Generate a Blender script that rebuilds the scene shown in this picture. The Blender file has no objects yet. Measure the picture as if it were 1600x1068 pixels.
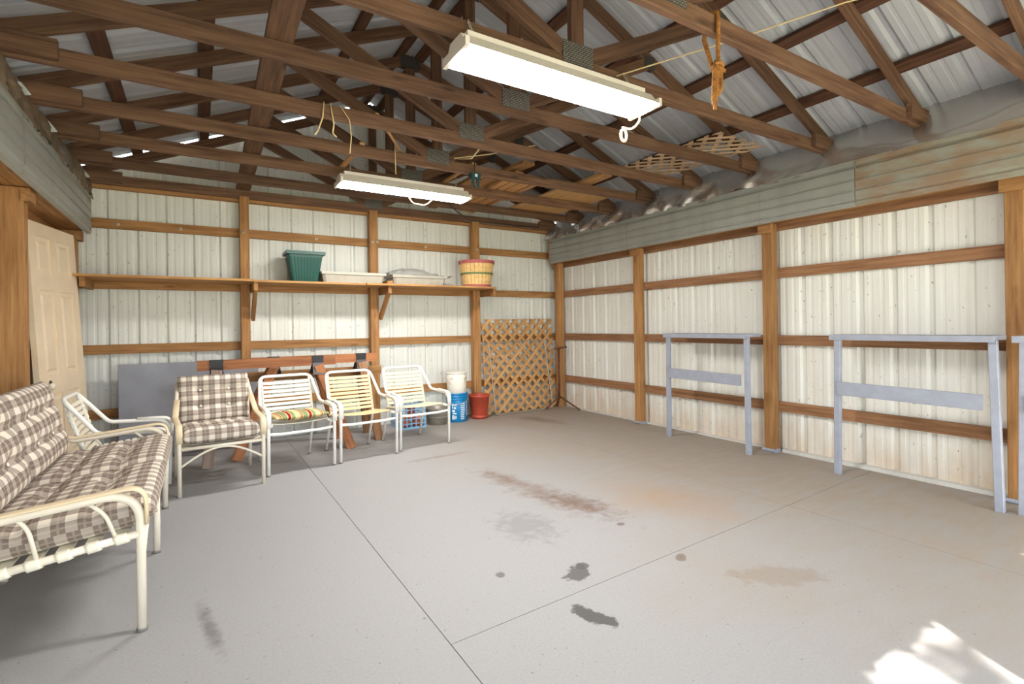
import bpy, bmesh, math, random
from mathutils import Vector, Matrix, noise
random.seed(7)
sc = bpy.context.scene
C = sc.collection

# ------------------------------------------------------------------ camera, sky, sun, exposure
TH, FPX, ROLL = 0.5552, 788.26, -0.0146
cam_d = bpy.data.cameras.new('camera')
cam_d.sensor_width = 36.0
cam_d.lens = 36.0 * FPX / 1600.0
cam_d.shift_y = -(534.0 - 508.41) / 1600.0
cam_d.clip_start = 0.05
cam = bpy.data.objects.new('camera', cam_d)
C.objects.link(cam)
F = Vector((math.sin(TH), math.cos(TH), 0)); R = Vector((math.cos(TH), -math.sin(TH), 0)); U = Vector((0, 0, 1))
ex = R * math.cos(ROLL) + U * math.sin(ROLL)
up = U * math.cos(ROLL) - R * math.sin(ROLL)
M = Matrix((ex, up, -F)).transposed().to_4x4()
M.translation = (0, 0, 1.18)
cam.matrix_world = M
sc.camera = cam

w = bpy.data.worlds.new('sky'); sc.world = w; w.use_nodes = True
bg = w.node_tree.nodes['Background']
bg.inputs[0].default_value = (0.82, 0.92, 1.0, 1)
bg.inputs[1].default_value = 4.6

sun_d = bpy.data.lights.new('sun', 'SUN'); sun_d.energy = 22.0; sun_d.angle = math.radians(0.6); sun_d.color = (1.0, 0.97, 0.92)
sun = bpy.data.objects.new('sun', sun_d); C.objects.link(sun)
SUN = Vector((0.47, 0.88, -0.80)).normalized()
sun.rotation_euler = SUN.to_track_quat('-Z', 'Y').to_euler()

FY = -1.5           # front wall
OPEN = [(-0.75, 1.24), (2.25, 4.25)]   # two doorways in the front wall
LINTEL = 2.1
for a, b in OPEN:   # light portals: they only steer the sampling of the sky through the doorways
    l = bpy.data.lights.new('doorway_portal', 'AREA'); l.shape = 'RECTANGLE'; l.size = b - a; l.size_y = LINTEL
    l.cycles.is_portal = True
    o = bpy.data.objects.new('doorway_portal', l); C.objects.link(o)
    o.location = ((a + b) / 2, FY - 0.1, LINTEL / 2); o.rotation_euler = (math.radians(90), 0, 0)

sc.view_settings.view_transform = 'Standard'
sc.view_settings.look = 'None'
sc.view_settings.gamma = 1.0
sc.view_settings.use_curve_mapping = False
sc.view_settings.exposure = 0.97
LAMP = 42.0         # radiance of the fluorescent diffusers

# ------------------------------------------------------------------ material helpers
def S(r, g, b, a=1.0):
    f = lambda c: (c / 255 / 12.92) if c / 255 <= 0.04045 else ((c / 255 + 0.055) / 1.055) ** 2.4
    return (f(r), f(g), f(b), a)

class NT:
    def __init__(s, name):
        s.m = bpy.data.materials.new(name); s.m.use_nodes = True
        s.t = s.m.node_tree; s.b = s.t.nodes['Principled BSDF']
    def n(s, typ, **kw):
        nd = s.t.nodes.new(typ)
        for k, v in kw.items():
            if k.startswith('i_'):
                nd.inputs[int(k[2:])].default_value = v
            else:
                setattr(nd, k, v)
        return nd
    def l(s, a, b): s.t.links.new(a, b)
    def math(s, op, a, b=None, c=None):
        nd = s.t.nodes.new('ShaderNodeMath'); nd.operation = op
        for i, v in enumerate((a, b, c)):
            if v is None: continue
            if hasattr(v, 'links'): s.l(v, nd.inputs[i])
            else: nd.inputs[i].default_value = v
        return nd.outputs[0]
    def mix(s, fac, a, b, blend='MIX'):
        nd = s.t.nodes.new('ShaderNodeMix'); nd.data_type = 'RGBA'; nd.blend_type = blend
        for sock, v in ((nd.inputs['Factor'], fac), (nd.inputs['A'], a), (nd.inputs['B'], b)):
            if hasattr(v, 'links'): s.l(v, sock)
            else: sock.default_value = v
        # colour sockets are the third pair
        return nd
    def mixc(s, fac, a, b, blend='MIX'):
        nd = s.t.nodes.new('ShaderNodeMix'); nd.data_type = 'RGBA'; nd.blend_type = blend
        for sock, v in ((nd.inputs[0], fac), (nd.inputs[6], a), (nd.inputs[7], b)):
            if hasattr(v, 'links'): s.l(v, sock)
            else: sock.default_value = v
        return nd.outputs[2]
    def ramp(s, fac, p0, p1, c0=(0, 0, 0, 1), c1=(1, 1, 1, 1)):
        nd = s.t.nodes.new('ShaderNodeValToRGB')
        nd.color_ramp.elements[0].position = p0; nd.color_ramp.elements[0].color = c0
        nd.color_ramp.elements[1].position = p1; nd.color_ramp.elements[1].color = c1
        s.l(fac, nd.inputs[0]); return nd.outputs[0]
    def coords(s, scale=(1, 1, 1), kind='Object', jitter=True):
        tc = s.n('ShaderNodeTexCoord'); mp = s.n('ShaderNodeMapping'); mp.inputs['Scale'].default_value = scale
        s.l(tc.outputs[kind], mp.inputs['Vector'])
        if jitter:
            oi = s.n('ShaderNodeObjectInfo'); cm = s.n('ShaderNodeCombineXYZ')
            v = s.math('MULTIPLY', oi.outputs['Random'], 37.0)
            for i in range(3): s.l(v, cm.inputs[i])
            s.l(cm.outputs[0], mp.inputs['Location'])
        return mp.outputs[0]
    def noise(s, vec, scale, detail=4, rough=0.55):
        nd = s.n('ShaderNodeTexNoise'); nd.inputs['Scale'].default_value = scale
        nd.inputs['Detail'].default_value = detail; nd.inputs['Roughness'].default_value = rough
        s.l(vec, nd.inputs['Vector']); return nd.outputs['Fac']
    def bump(s, h, strength=0.2, dist=0.01):
        nd = s.n('ShaderNodeBump'); nd.inputs['Strength'].default_value = strength; nd.inputs['Distance'].default_value = dist
        s.l(h, nd.inputs['Height']); s.l(nd.outputs[0], s.b.inputs['Normal'])
    def set(s, color=None, rough=None, metal=None, spec=None):
        b = s.b
        if color is not None:
            if hasattr(color, 'links'): s.l(color, b.inputs['Base Color'])
            else: b.inputs['Base Color'].default_value = color
        if rough is not None: b.inputs['Roughness'].default_value = rough
        if metal is not None: b.inputs['Metallic'].default_value = metal
        if spec is not None: b.inputs['Specular IOR Level'].default_value = spec
        return s.m

def wood(name, light, dark, rough=0.7, var=0.35, knots=True):
    k = NT(name)
    v = k.coords((1.1, 16, 16)); n1 = k.noise(v, 2.2, 6, 0.62)
    v2 = k.coords((0.7, 60, 60)); n2 = k.noise(v2, 2.0, 3, 0.6)
    f = k.math('ADD', k.math('MULTIPLY', n1, 0.75), k.math('MULTIPLY', n2, 0.25))
    col = k.ramp(f, 0.34, 0.66, dark, light)
    if knots:
        v3 = k.coords((2.2, 9, 9)); vo = k.n('ShaderNodeTexVoronoi'); vo.inputs['Scale'].default_value = 1.0; k.l(v3, vo.inputs['Vector'])
        kn = k.ramp(vo.outputs['Distance'], 0.05, 0.16, (1, 1, 1, 1), (0, 0, 0, 1))
        col = k.mixc(k.math('MULTIPLY', kn, 0.6), col, tuple(c * 0.35 for c in dark[:3]) + (1,))
    oi = k.n('ShaderNodeObjectInfo')
    hsv = k.n('ShaderNodeHueSaturation'); k.l(col, hsv.inputs['Color'])
    k.l(k.math('ADD', k.math('MULTIPLY', oi.outputs['Random'], var), 1 - var / 2), hsv.inputs['Value'])
    k.bump(f, 0.25, 0.004)
    return k.set(hsv.outputs[0], rough, spec=0.25)

def plain(name, col, rough=0.5, metal=0.0, var=0.12, scale=6.0, spec=None):
    k = NT(name); v = k.coords((1, 1, 1)); n = k.noise(v, scale, 4)
    c = k.mixc(k.ramp(n, 0.3, 0.7), tuple(x * (1 - var) for x in col[:3]) + (1,), tuple(min(1, x * (1 + var)) for x in col[:3]) + (1,))
    return k.set(c, rough, metal, spec)

def siding(name, base, dirt, amount=0.5, rough=0.45, specks=True, splash=False):
    k = NT(name)
    v = k.coords((2.5, 2.5, 0.5), jitter=True); streak = k.noise(v, 2.0, 3)
    col = k.mixc(k.math('MULTIPLY', k.ramp(streak, 0.45, 0.8), amount), base, dirt)
    if specks:
        v2 = k.coords((1, 1, 0.6)); n = k.noise(v2, 38, 2, 0.5)
        col = k.mixc(k.math('MULTIPLY', k.ramp(n, 0.69, 0.74), 0.55), col, S(96, 88, 74))
    if splash:
        tcz = k.n('ShaderNodeTexCoord'); sz = k.n('ShaderNodeSeparateXYZ'); k.l(tcz.outputs['Object'], sz.inputs[0])
        nz = k.noise(k.coords((3, 3, 1.2)), 2.5, 4)
        lv = k.math('SUBTRACT', k.math('MULTIPLY', nz, 0.75), sz.outputs[2])
        col = k.mixc(k.math('MULTIPLY', k.ramp(lv, 0.0, 0.4), 0.45), col, S(190, 150, 102))
    return k.set(col, rough, 0.0, 0.4)

MAT = {}
MAT['wall_wood'] = wood('sawn_pine_orange', S(184, 138, 88), S(136, 94, 56))
MAT['wall_wood_red'] = wood('sawn_pine_red', S(166, 124, 90), S(116, 80, 54))
MAT['truss_wood'] = wood('aged_truss_pine', S(126, 95, 72), S(76, 52, 39))
MAT['purlin_wood'] = wood('dark_purlin_pine', S(104, 72, 53), S(62, 40, 29))
MAT['shelf_wood'] = wood('shelf_plank', S(196, 152, 98), S(150, 104, 58))
MAT['lumber'] = wood('stored_lumber', S(190, 146, 98), S(134, 92, 54), var=0.6)
MAT['plywood'] = wood('plywood_sheet', S(196, 158, 108), S(164, 122, 74), knots=False)
MAT['saw_wood'] = wood('sawhorse_rail', S(182, 124, 84), S(136, 84, 54))
MAT['grey_wood'] = wood('weathered_leg', S(156, 138, 126), S(112, 92, 80))
MAT['lattice'] = wood('lattice_cedar', S(208, 164, 110), S(176, 128, 78), knots=False, var=0.25)
MAT['lattice_pale'] = wood('pale_lattice', S(198, 172, 142), S(150, 120, 90), knots=False)
MAT['blue_grey'] = plain('blue_grey_paint', S(152, 157, 170), 0.55, var=0.08, scale=14)
MAT['panel_grey'] = plain('slate_paint', S(146, 148, 156), 0.6, var=0.10, scale=5)
MAT['siding'] = siding('white_steel_siding', S(220, 221, 214), S(186, 186, 168), 0.25)
MAT['siding_right'] = siding('stained_white_siding', S(226, 226, 219), S(204, 192, 164), 0.3, splash=True)
MAT['roof'] = siding('galvanised_roof', S(178, 181, 187), S(152, 154, 160), 0.3, 0.5, False)
MAT['header'] = siding('grey_green_steel', S(153, 155, 148), S(124, 124, 117), 0.5, 0.38, False)
k = NT('rusted_steel')
v = k.coords((1.2, 1.0, 3.0)); n = k.noise(v, 3.0, 6, 0.65)
MAT['rust_sheet'] = k.set(k.mixc(k.ramp(n, 0.40, 0.60), S(150, 150, 138), S(146, 124, 102)), 0.6, 0.0, 0.3)
MAT['flashing'] = plain('aluminium_flashing', S(206, 202, 198), 0.27, 0.75, 0.05, 3)
MAT['flashing_dull'] = plain('dull_flashing', S(132, 116, 96), 0.4, 0.5, 0.2, 6)
MAT['tab'] = plain('white_flashing_tab', S(220, 224, 226), 0.5)
k = NT('punched_plate')
v = k.coords((1, 1, 1), jitter=False); br = k.n('ShaderNodeTexBrick'); br.inputs['Scale'].default_value = 22
br.inputs['Mortar Size'].default_value = 0.05; k.l(v, br.inputs['Vector'])
rx = k.n('ShaderNodeVectorRotate'); rx.rotation_type = 'X_AXIS'; rx.inputs['Angle'].default_value = math.pi / 2
tc = k.n('ShaderNodeTexCoord'); k.l(tc.outputs['Object'], rx.inputs['Vector']); k.l(rx.outputs[0], br.inputs['Vector'])
br.inputs['Color1'].default_value = S(142, 138, 130); br.inputs['Color2'].default_value = S(124, 120, 112); br.inputs['Mortar'].default_value = S(58, 52, 46)
MAT['gusset'] = k.set(br.outputs['Color'], 0.5, 0.4)
MAT['gusset_dark'] = plain('dark_gusset', S(70, 66, 62), 0.6, 0.3)
MAT['cream_tube'] = plain('cream_powder_coat', S(232, 222, 204), 0.35, var=0.04)
MAT['white_tube'] = plain('white_powder_coat', S(240, 238, 232), 0.3, var=0.03)
MAT['arm_tan'] = plain('tan_arm_cap', S(226, 206, 172), 0.45, var=0.05)
MAT['strap_white'] = plain('ivory_vinyl', S(236, 230, 210), 0.4, var=0.04)
MAT['strap_cream'] = plain('cream_vinyl', S(234, 220, 184), 0.4, var=0.05)
MAT['strap_yellow'] = plain('yellowed_vinyl', S(226, 204, 156), 0.4, var=0.05)
MAT['foot'] = plain('grey_rubber', S(120, 116, 110), 0.8)
MAT['door_paint'] = plain('cream_door_paint', S(228, 208, 178), 0.5, var=0.07, scale=4)
MAT['brass'] = plain('worn_latch', S(168, 160, 140), 0.4, 0.7)
MAT['black_steel'] = plain('black_bracket', S(30, 29, 31), 0.5, 0.1)
MAT['rust_iron'] = plain('rusty_iron', S(112, 70, 48), 0.85, 0.2, 0.35, 30)
MAT['wire'] = plain('galvanised_rod', S(176, 170, 156), 0.45, 0.6)
MAT['galv'] = plain('dull_galvanised', S(150, 145, 132), 0.45, 0.4, 0.2, 12)
MAT['blue_plastic'] = plain('bright_blue_plastic', S(8, 128, 186), 0.35, var=0.05)
MAT['crate_blue'] = plain('pale_blue_plastic', S(132, 180, 216), 0.45, var=0.05)
k = NT('dirty_white_plastic')
v = k.coords((1, 1, 1)); n = k.noise(v, 7, 5, 0.65)
MAT['dirty_white'] = k.set(k.mixc(k.ramp(n, 0.56, 0.7), S(234, 228, 214), S(176, 158, 132)), 0.5)
MAT['print_white'] = plain('white_print', S(226, 236, 240), 0.5)
MAT['terracotta'] = plain('terracotta_plastic', S(178, 70, 46), 0.45, var=0.08)
MAT['terracotta_clay'] = plain('terracotta_clay', S(196, 104, 72), 0.8, var=0.12)
MAT['green_plastic'] = plain('dark_green_plastic', S(26, 78, 70), 0.42, var=0.06)
MAT['tray_grey'] = plain('grey_tray_plastic', S(176, 172, 160), 0.5, var=0.05)
k = NT('clear_plastic'); k.b.inputs['Transmission Weight'].default_value = 0.75; k.b.inputs['IOR'].default_value = 1.2
MAT['clear'] = k.set(S(236, 236, 230), 0.22)
MAT['basket_wood'] = wood('basket_stave', S(236, 202, 142), S(206, 164, 100), knots=False, var=0.2)
MAT['basket_red'] = plain('red_hoop', S(176, 92, 88), 0.6, var=0.1)
MAT['basket_green'] = plain('green_hoop', S(104, 122, 76), 0.6, var=0.1)
MAT['rope'] = wood('manila_rope', S(178, 124, 62), S(122, 78, 36), knots=False, var=0.1)
MAT['cord'] = plain('pale_cord', S(226, 202, 150), 0.6)
MAT['dark_cord'] = plain('dark_cable', S(52, 44, 38), 0.6)
MAT['enamel'] = plain('white_enamel', S(226, 218, 206), 0.35, var=0.03)
MAT['white_paint'] = plain('white_sill_paint', S(206, 204, 198), 0.6, var=0.08)
MAT['teal_tool'] = plain('dark_teal_plastic', S(24, 62, 66), 0.45)
MAT['porcelain'] = plain('white_porcelain', S(226, 218, 200), 0.35)
k = NT('lit_diffuser'); k.b.inputs['Emission Color'].default_value = (1.0, 0.97, 0.93, 1); k.b.inputs['Emission Strength'].default_value = LAMP
MAT['lit'] = k.set((0.9, 0.9, 0.9, 1), 0.4)

# plaid fabric, driven by the UV map in metres
k = NT('plaid_fabric')
uv = k.n('ShaderNodeUVMap'); sp = k.n('ShaderNodeSeparateXYZ'); k.l(uv.outputs[0], sp.inputs[0])
def stripes(sock, period, duty, off=0.0):
    a = k.math('FRACT', k.math('ADD', k.math('DIVIDE', sock, period), off))
    return k.math('LESS_THAN', a, duty)
P = 0.078
sx = stripes(sp.outputs[0], P, 0.54); sy = stripes(sp.outputs[1], P, 0.54)
tx = stripes(sp.outputs[0], P, 0.10, -0.22); ty = stripes(sp.outputs[1], P, 0.10, -0.22)
base = k.mixc(sx, S(226, 216, 200), S(170, 158, 147))
dark = k.mixc(sx, S(172, 158, 146), S(126, 112, 102))
col = k.mixc(sy, base, dark)
thin = k.math('MULTIPLY', k.math('MAXIMUM', tx, ty), 0.22)
col = k.mixc(thin, col, S(206, 192, 176))
v = k.coords((1, 1, 1)); fb = k.noise(v, 260, 2); k.bump(fb, 0.25, 0.002)
MAT['plaid'] = k.set(col, 0.9, spec=0.15)

k = NT('striped_fabric')
uv = k.n('ShaderNodeUVMap'); sp = k.n('ShaderNodeSeparateXYZ'); k.l(uv.outputs[0], sp.inputs[0])
fr = k.math('FRACT', k.math('DIVIDE', sp.outputs[0], 0.165))
rp = k.n('ShaderNodeValToRGB'); cr = rp.color_ramp; cr.interpolation = 'CONSTANT'
cream, red, green, dred = S(226, 206, 150), S(176, 50, 48), S(140, 150, 104), S(122, 34, 34)
stops = [(0, cream), (.20, dred), (.23, cream), (.26, red), (.31, cream), (.34, green), (.58, cream), (.62, red), (.66, dred), (.70, red), (.76, cream), (.79, green), (.96, cream)]
cr.elements[0].position = 0; cr.elements[0].color = stops[0][1]
cr.elements[1].position = stops[1][0]; cr.elements[1].color = stops[1][1]
for p_, c_ in stops[2:]:
    e = cr.elements.new(p_); e.color = c_
k.l(fr, rp.inputs[0])
MAT['striped'] = k.set(rp.outputs[0], 0.9, spec=0.15)

# concrete: world coordinates, stains with shapes of their own
k = NT('worn_painted_concrete')
geo = k.n('ShaderNodeNewGeometry'); pos = geo.outputs['Position']
def vscale(s3):
    mp = k.n('ShaderNodeMapping'); mp.inputs['Scale'].default_value = s3; k.l(pos, mp.inputs['Vector']); return mp.outputs[0]
n1 = k.noise(vscale((1, 1, 1)), 0.55, 5, 0.6); n2 = k.noise(vscale((2.2, 9, 1)), 1.6, 4, 0.6); n3 = k.noise(vscale((1, 1, 1)), 95, 3, 0.6)
col = k.mixc(k.ramp(n3, 0.3, 0.7), S(150, 149, 149), S(158, 157, 157))
sepp = k.n('ShaderNodeSeparateXYZ'); k.l(pos, sepp.inputs[0])
# noisy tan tint, stronger towards the side with the benches
tan = k.math('MULTIPLY', k.ramp(k.math('ADD', sepp.outputs[0], k.math('MULTIPLY', k.math('SUBTRACT', n1, 0.5), 4.0)), 0.0, 1.0), 1.0)
mr = k.n('ShaderNodeMapRange'); mr.inputs['From Min'].default_value = 1.5; mr.inputs['From Max'].default_value = 3.6
k.l(k.math('ADD', sepp.outputs[0], k.math('MULTIPLY', k.math('SUBTRACT', n1, 0.5), 3.5)), mr.inputs['Value'])
tanf = k.math('MULTIPLY', mr.outputs[0], k.math('ADD', 0.45, k.math('MULTIPLY', k.ramp(n2, 0.35, 0.7), 0.45)))
col = k.mixc(tanf, col, S(154, 138, 119))
def stain(cx, cy, rx_, ry_, ang, color, strength, soft=0.5, ns=9.0, namp=0.9):
    global col
    mp = k.n('ShaderNodeMapping'); mp.vector_type = 'TEXTURE'
    mp.inputs['Location'].default_value = (cx, cy, 0); mp.inputs['Rotation'].default_value = (0, 0, ang); mp.inputs['Scale'].default_value = (rx_, ry_, 1)
    k.l(pos, mp.inputs['Vector'])
    ln = k.n('ShaderNodeVectorMath'); ln.operation = 'LENGTH'; 
    fl = k.n('ShaderNodeVectorMath'); fl.operation = 'MULTIPLY'; fl.inputs[1].default_value = (1, 1, 0); k.l(mp.outputs[0], fl.inputs[0]); k.l(fl.outputs[0], ln.inputs[0])
    nn = k.noise(vscale((1, 1, 1)), ns, 4, 0.65)
    d = k.math('ADD', ln.outputs['Value'], k.math('MULTIPLY', k.math('SUBTRACT', nn, 0.5), namp * 2))
    m_ = k.n('ShaderNodeMapRange'); m_.inputs['From Min'].default_value = 1.0; m_.inputs['From Max'].default_value = 1.0 - soft
    k.l(d, m_.inputs['Value'])
    col = k.mixc(k.math('MULTIPLY', m_.outputs[0], strength), col, color)
stain(2.02, 2.95, 0.17, 0.72, 0.12, S(116, 88, 66), 0.5, 0.9, 9, 1.3)
stain(2.12, 2.62, 0.16, 0.35, 0.2, S(102, 72, 52), 0.6, 0.8, 14, 1.4)
stain(1.98, 3.4, 0.09, 0.3, 0.1, S(110, 80, 58), 0.5, 0.8, 14, 1.2)
stain(2.62, 2.35, 0.42, 0.6, 0.1, S(164, 128, 92), 0.4, 0.9, 3, 0.8)
stain(1.62, 2.5, 0.2, 0.28, 0.0, S(116, 114, 112), 0.4, 0.6, 16, 1.3)
stain(1.51, 1.88, 0.10, 0.055, 0.5, S(84, 82, 79), 0.85, 0.2, 16, 1.0)
stain(1.58, 1.93, 0.04, 0.035, 0.0, S(84, 82, 79), 0.8, 0.15, 14, 0.5)
stain(1.34, 1.57, 0.045, 0.115, 0.35, S(78, 76, 74), 0.9, 0.2, 16, 0.9)
stain(1.20, 2.07, 0.025, 0.03, 0.0, S(98, 96, 92), 0.8, 0.3, 20, 0.5)
stain(2.05, 1.72, 0.05, 0.03, 0.6, S(108, 94, 78), 0.7, 0.3, 20, 0.5)
stain(2.1, 2.2, 0.03, 0.025, 0.0, S(96, 82, 66), 0.7, 0.3, 20, 0.5)
stain(2.28, 1.35, 0.24, 0.1, -0.5, S(132, 112, 88), 0.35, 0.3, 11, 1.0)
stain(0.02, 2.35, 0.035, 0.28, 0.15, S(112, 109, 106), 0.8, 0.8, 16, 1.0)
stain(3.6, 5.2, 0.16, 0.5, 0.25, S(112, 96, 78), 0.55, 0.7, 5, 0.8)
stain(1.85, 4.25, 0.35, 0.05, 0.05, S(118, 102, 88), 0.5, 0.7, 7, 0.9)
spk = k.noise(vscale((1, 1, 1)), 52, 2, 0.5)
col = k.mixc(k.math('MULTIPLY', k.ramp(spk, 0.70, 0.74), 0.55), col, S(92, 80, 68))
k.bump(n3, 0.03, 0.01)
MAT['concrete'] = k.set(col, 0.62, spec=0.3)
MAT['joint'] = plain('joint_dirt', S(46, 42, 38), 0.95)
k = NT('outdoor_ground'); v = k.coords((1, 1, 1), jitter=False); n = k.noise(v, 1.5, 5)
MAT['ground'] = k.set(k.mixc(k.ramp(n, 0.35, 0.65), S(150, 150, 110), S(184, 178, 160)), 0.95)
MAT['leaf'] = plain('tree_leaf', S(70, 104, 44), 0.6)
MAT['bark'] = plain('tree_bark', S(92, 76, 62), 0.9)

# ------------------------------------------------------------------ object helpers
def link(name, me, parent=None, mat=None, smooth=False):
    if mat is not None and not me.materials: me.materials.append(MAT[mat] if isinstance(mat, str) else mat)
    if smooth:
        for p in me.polygons: p.use_smooth = True
    o = bpy.data.objects.new(name, me); C.objects.link(o)
    if parent is not None: o.parent = parent
    return o

def tag(o, label=None, cat=None, group=None, kind=None):
    if label: o['label'] = label
    if cat: o['category'] = cat
    if group: o['group'] = group
    if kind: o['kind'] = kind
    return o

def empty(name, loc=(0, 0, 0), rz=0.0, **kw):
    o = bpy.data.objects.new(name, None); C.objects.link(o); o.location = loc; o.rotation_euler = (0, 0, rz)
    o.empty_display_size = 0.1
    return tag(o, **kw)

def mesh(name, vs, fs):
    me = bpy.data.meshes.new(name); me.from_pydata([tuple(v) for v in vs], [], fs); me.update(); return me

def boxdata(lx, ly, lz, ch=0.0):
    x, y, z = lx / 2, ly / 2, lz / 2
    if ch <= 0:
        vs = [(sx * x, sy * y, sz * z) for sx in (-1, 1) for sy in (-1, 1) for sz in (-1, 1)]
        fs = [(0, 1, 3, 2), (4, 6, 7, 5), (0, 4, 5, 1), (2, 3, 7, 6), (0, 2, 6, 4), (1, 5, 7, 3)]
        return vs, fs
    c = ch   # long edges (along x) chamfered: octagonal prism
    sec = [(-y + c, -z), (y - c, -z), (y, -z + c), (y, z - c), (y - c, z), (-y + c, z), (-y, z - c), (-y, -z + c)]
    vs = [(-x, a, b) for a, b in sec] + [(x, a, b) for a, b in sec]
    fs = [(i, (i + 1) % 8, 8 + (i + 1) % 8, 8 + i) for i in range(8)]
    fs.append(tuple(range(7, -1, -1))); fs.append(tuple(range(8, 16)))
    return vs, fs

def box(name, lo, hi, mat, parent=None, ch=0.0):
    lo, hi = Vector(lo), Vector(hi); d = hi - lo
    # the longest side becomes local x so the grain follows it
    ax = max(range(3), key=lambda i: d[i])
    rot = {0: Matrix.Identity(3), 1: Matrix.Rotation(math.pi / 2, 3, 'Z'), 2: Matrix.Rotation(-math.pi / 2, 3, 'Y')}[ax]
    size = {0: (d.x, d.y, d.z), 1: (d.y, d.x, d.z), 2: (d.z, d.y, d.x)}[ax]
    vs, fs = boxdata(*size, ch=ch)
    o = link(name, mesh(name, vs, fs), parent, mat)
    o.matrix_local = Matrix.Translation((lo + hi) / 2) @ rot.to_4x4()
    return o

def beam(name, p0, p1, h, t, mat, parent=None, upv=(0, 0, 1), ch=0.003):
    """board from p0 to p1 (centre line); h along upv-ish, t across"""
    p0, p1 = Vector(p0), Vector(p1); d = p1 - p0; L = d.length; x = d / L
    u = Vector(upv); y = u.cross(x).normalized(); z = x.cross(y).normalized()
    vs, fs = boxdata(L, t, h, ch)
    o = link(name, mesh(name, vs, fs), parent, mat)
    m = Matrix((x, y, z)).transposed().to_4x4(); m.translation = (p0 + p1) / 2
    o.matrix_local = m
    return o

def fillet(pts, rad, seg=6, closed=False):
    pts = [Vector(p) for p in pts]; n = len(pts); out = []
    rr = rad if isinstance(rad, (list, tuple)) else [rad] * n
    for i, p in enumerate(pts):
        if not closed and i in (0, n - 1): out.append(p); continue
        a, b = pts[i - 1], pts[(i + 1) % n]
        da, db = (a - p), (b - p); r = rr[i]
        if r <= 0: out.append(p); continue
        ang = da.angle(db)
        if ang > math.pi - 0.02: out.append(p); continue
        t = min(r / math.tan(ang / 2), da.length * 0.48, db.length * 0.48)
        q0, q1 = p + da.normalized() * t, p + db.normalized() * t
        for s_ in range(seg + 1):
            f = s_ / seg
            out.append(q0 * (1 - f) ** 2 + p * 2 * f * (1 - f) + q1 * f * f)
    return out

def sweep(pts, r, seg=10, closed=False, rz=None, upv=None, caps=True):
    """tube along pts; r across, rz along the normal (flattened sections)"""
    pts = [Vector(p) for p in pts]; n = len(pts); rz = rz or r
    tang = []
    for i in range(n):
        if closed: t = pts[(i + 1) % n] - pts[i - 1]
        else: t = pts[min(i + 1, n - 1)] - pts[max(i - 1, 0)]
        tang.append(t.normalized())
    if upv is not None: nrm = Vector(upv)
    else: nrm = Vector((0, 0, 1)) if abs(tang[0].z) < 0.9 else Vector((1, 0, 0))
    nrm = (nrm - tang[0] * nrm.dot(tang[0])).normalized()
    vs, fs = [], []
    for i in range(n):
        t = tang[i]
        nrm = (nrm - t * nrm.dot(t)).normalized(); b = t.cross(nrm)
        for j in range(seg):
            a = 2 * math.pi * j / seg
            vs.append(pts[i] + b * (r * math.cos(a)) + nrm * (rz * math.sin(a)))
    m = n if closed else n - 1
    for i in range(m):
        for j in range(seg):
            a, b_ = i * seg + j, i * seg + (j + 1) % seg
            c, d = ((i + 1) % n) * seg + (j + 1) % seg, ((i + 1) % n) * seg + j
            fs.append((a, b_, c, d))
    if not closed and caps:
        fs.append(tuple(range(seg - 1, -1, -1))); fs.append(tuple((n - 1) * seg + j for j in range(seg)))
    return vs, fs

def tube(name, pts, r, mat, parent=None, rad=0.0, closed=False, seg=10, rz=None, upv=None, fseg=6):
    if rad: pts = fillet(pts, rad, fseg, closed)
    vs, fs = sweep(pts, r, seg, closed, rz, upv)
    return link(name, mesh(name, vs, fs), parent, mat, smooth=True)

def lathe(name, prof, mat, parent=None, seg=32, smooth=True, loc=(0, 0, 0)):
    vs, fs = [], []
    for r, z in prof:
        for j in range(seg):
            a = 2 * math.pi * j / seg
            vs.append((r * math.cos(a), r * math.sin(a), z))
    for i in range(len(prof) - 1):
        for j in range(seg):
            a, b = i * seg + j, i * seg + (j + 1) % seg
            fs.append((a, b, b + seg, a + seg))
    me = mesh(name, vs, fs)
    o = link(name, me, parent, mat, smooth); o.location = loc
    return o

def join_boxes(name, boxes, mat, parent=None):
    """several (lo, hi) boxes that make up one part"""
    vs, fs = [], []
    for lo, hi in boxes:
        b = len(vs)
        vs += [(x, y, z) for x in (lo[0], hi[0]) for y in (lo[1], hi[1]) for z in (lo[2], hi[2])]
        fs += [tuple(i + b for i in f) for f in ((0, 1, 3, 2), (4, 6, 7, 5), (0, 4, 5, 1), (2, 3, 7, 6), (0, 2, 6, 4), (1, 5, 7, 3))]
    return link(name, mesh(name, vs, fs), parent, mat)

def copy_tree(o, parent=None):
    c = o.copy(); C.objects.link(c); c.parent = parent
    for ch in list(o.children): copy_tree(ch, c)
    return c

RIB = 0.229
def sheet_profile(s0, s1, phase):
    """ribbed sheet section: list of (s, depth outward) from s0 to s1; big ribs where (s-phase) % RIB == 0"""
    pts = [s0, s1]
    keys = []
    k0 = math.floor((s0 - phase) / RIB) - 1; k1 = math.ceil((s1 - phase) / RIB) + 1
    for kk in range(k0, k1 + 1):
        c = phase + kk * RIB
        keys += [(c - 0.030, 0), (c - 0.012, 0.019), (c + 0.012, 0.019), (c + 0.030, 0)]
        for q in (RIB / 3, 2 * RIB / 3):
            keys += [(c + q - 0.016, 0), (c + q - 0.008, 0.0026), (c + q + 0.008, 0.0026), (c + q + 0.016, 0)]
    keys.sort()
    def depth(s):
        for (a, da), (b, db) in zip(keys, keys[1:]):
            if a <= s <= b: return da + (db - da) * (s - a) / max(b - a, 1e-6)
        return 0
    inner = [(s, d) for s, d in keys if s0 + 1e-4 < s < s1 - 1e-4]
    return [(s0, depth(s0))] + inner + [(s1, depth(s1))]

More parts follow.
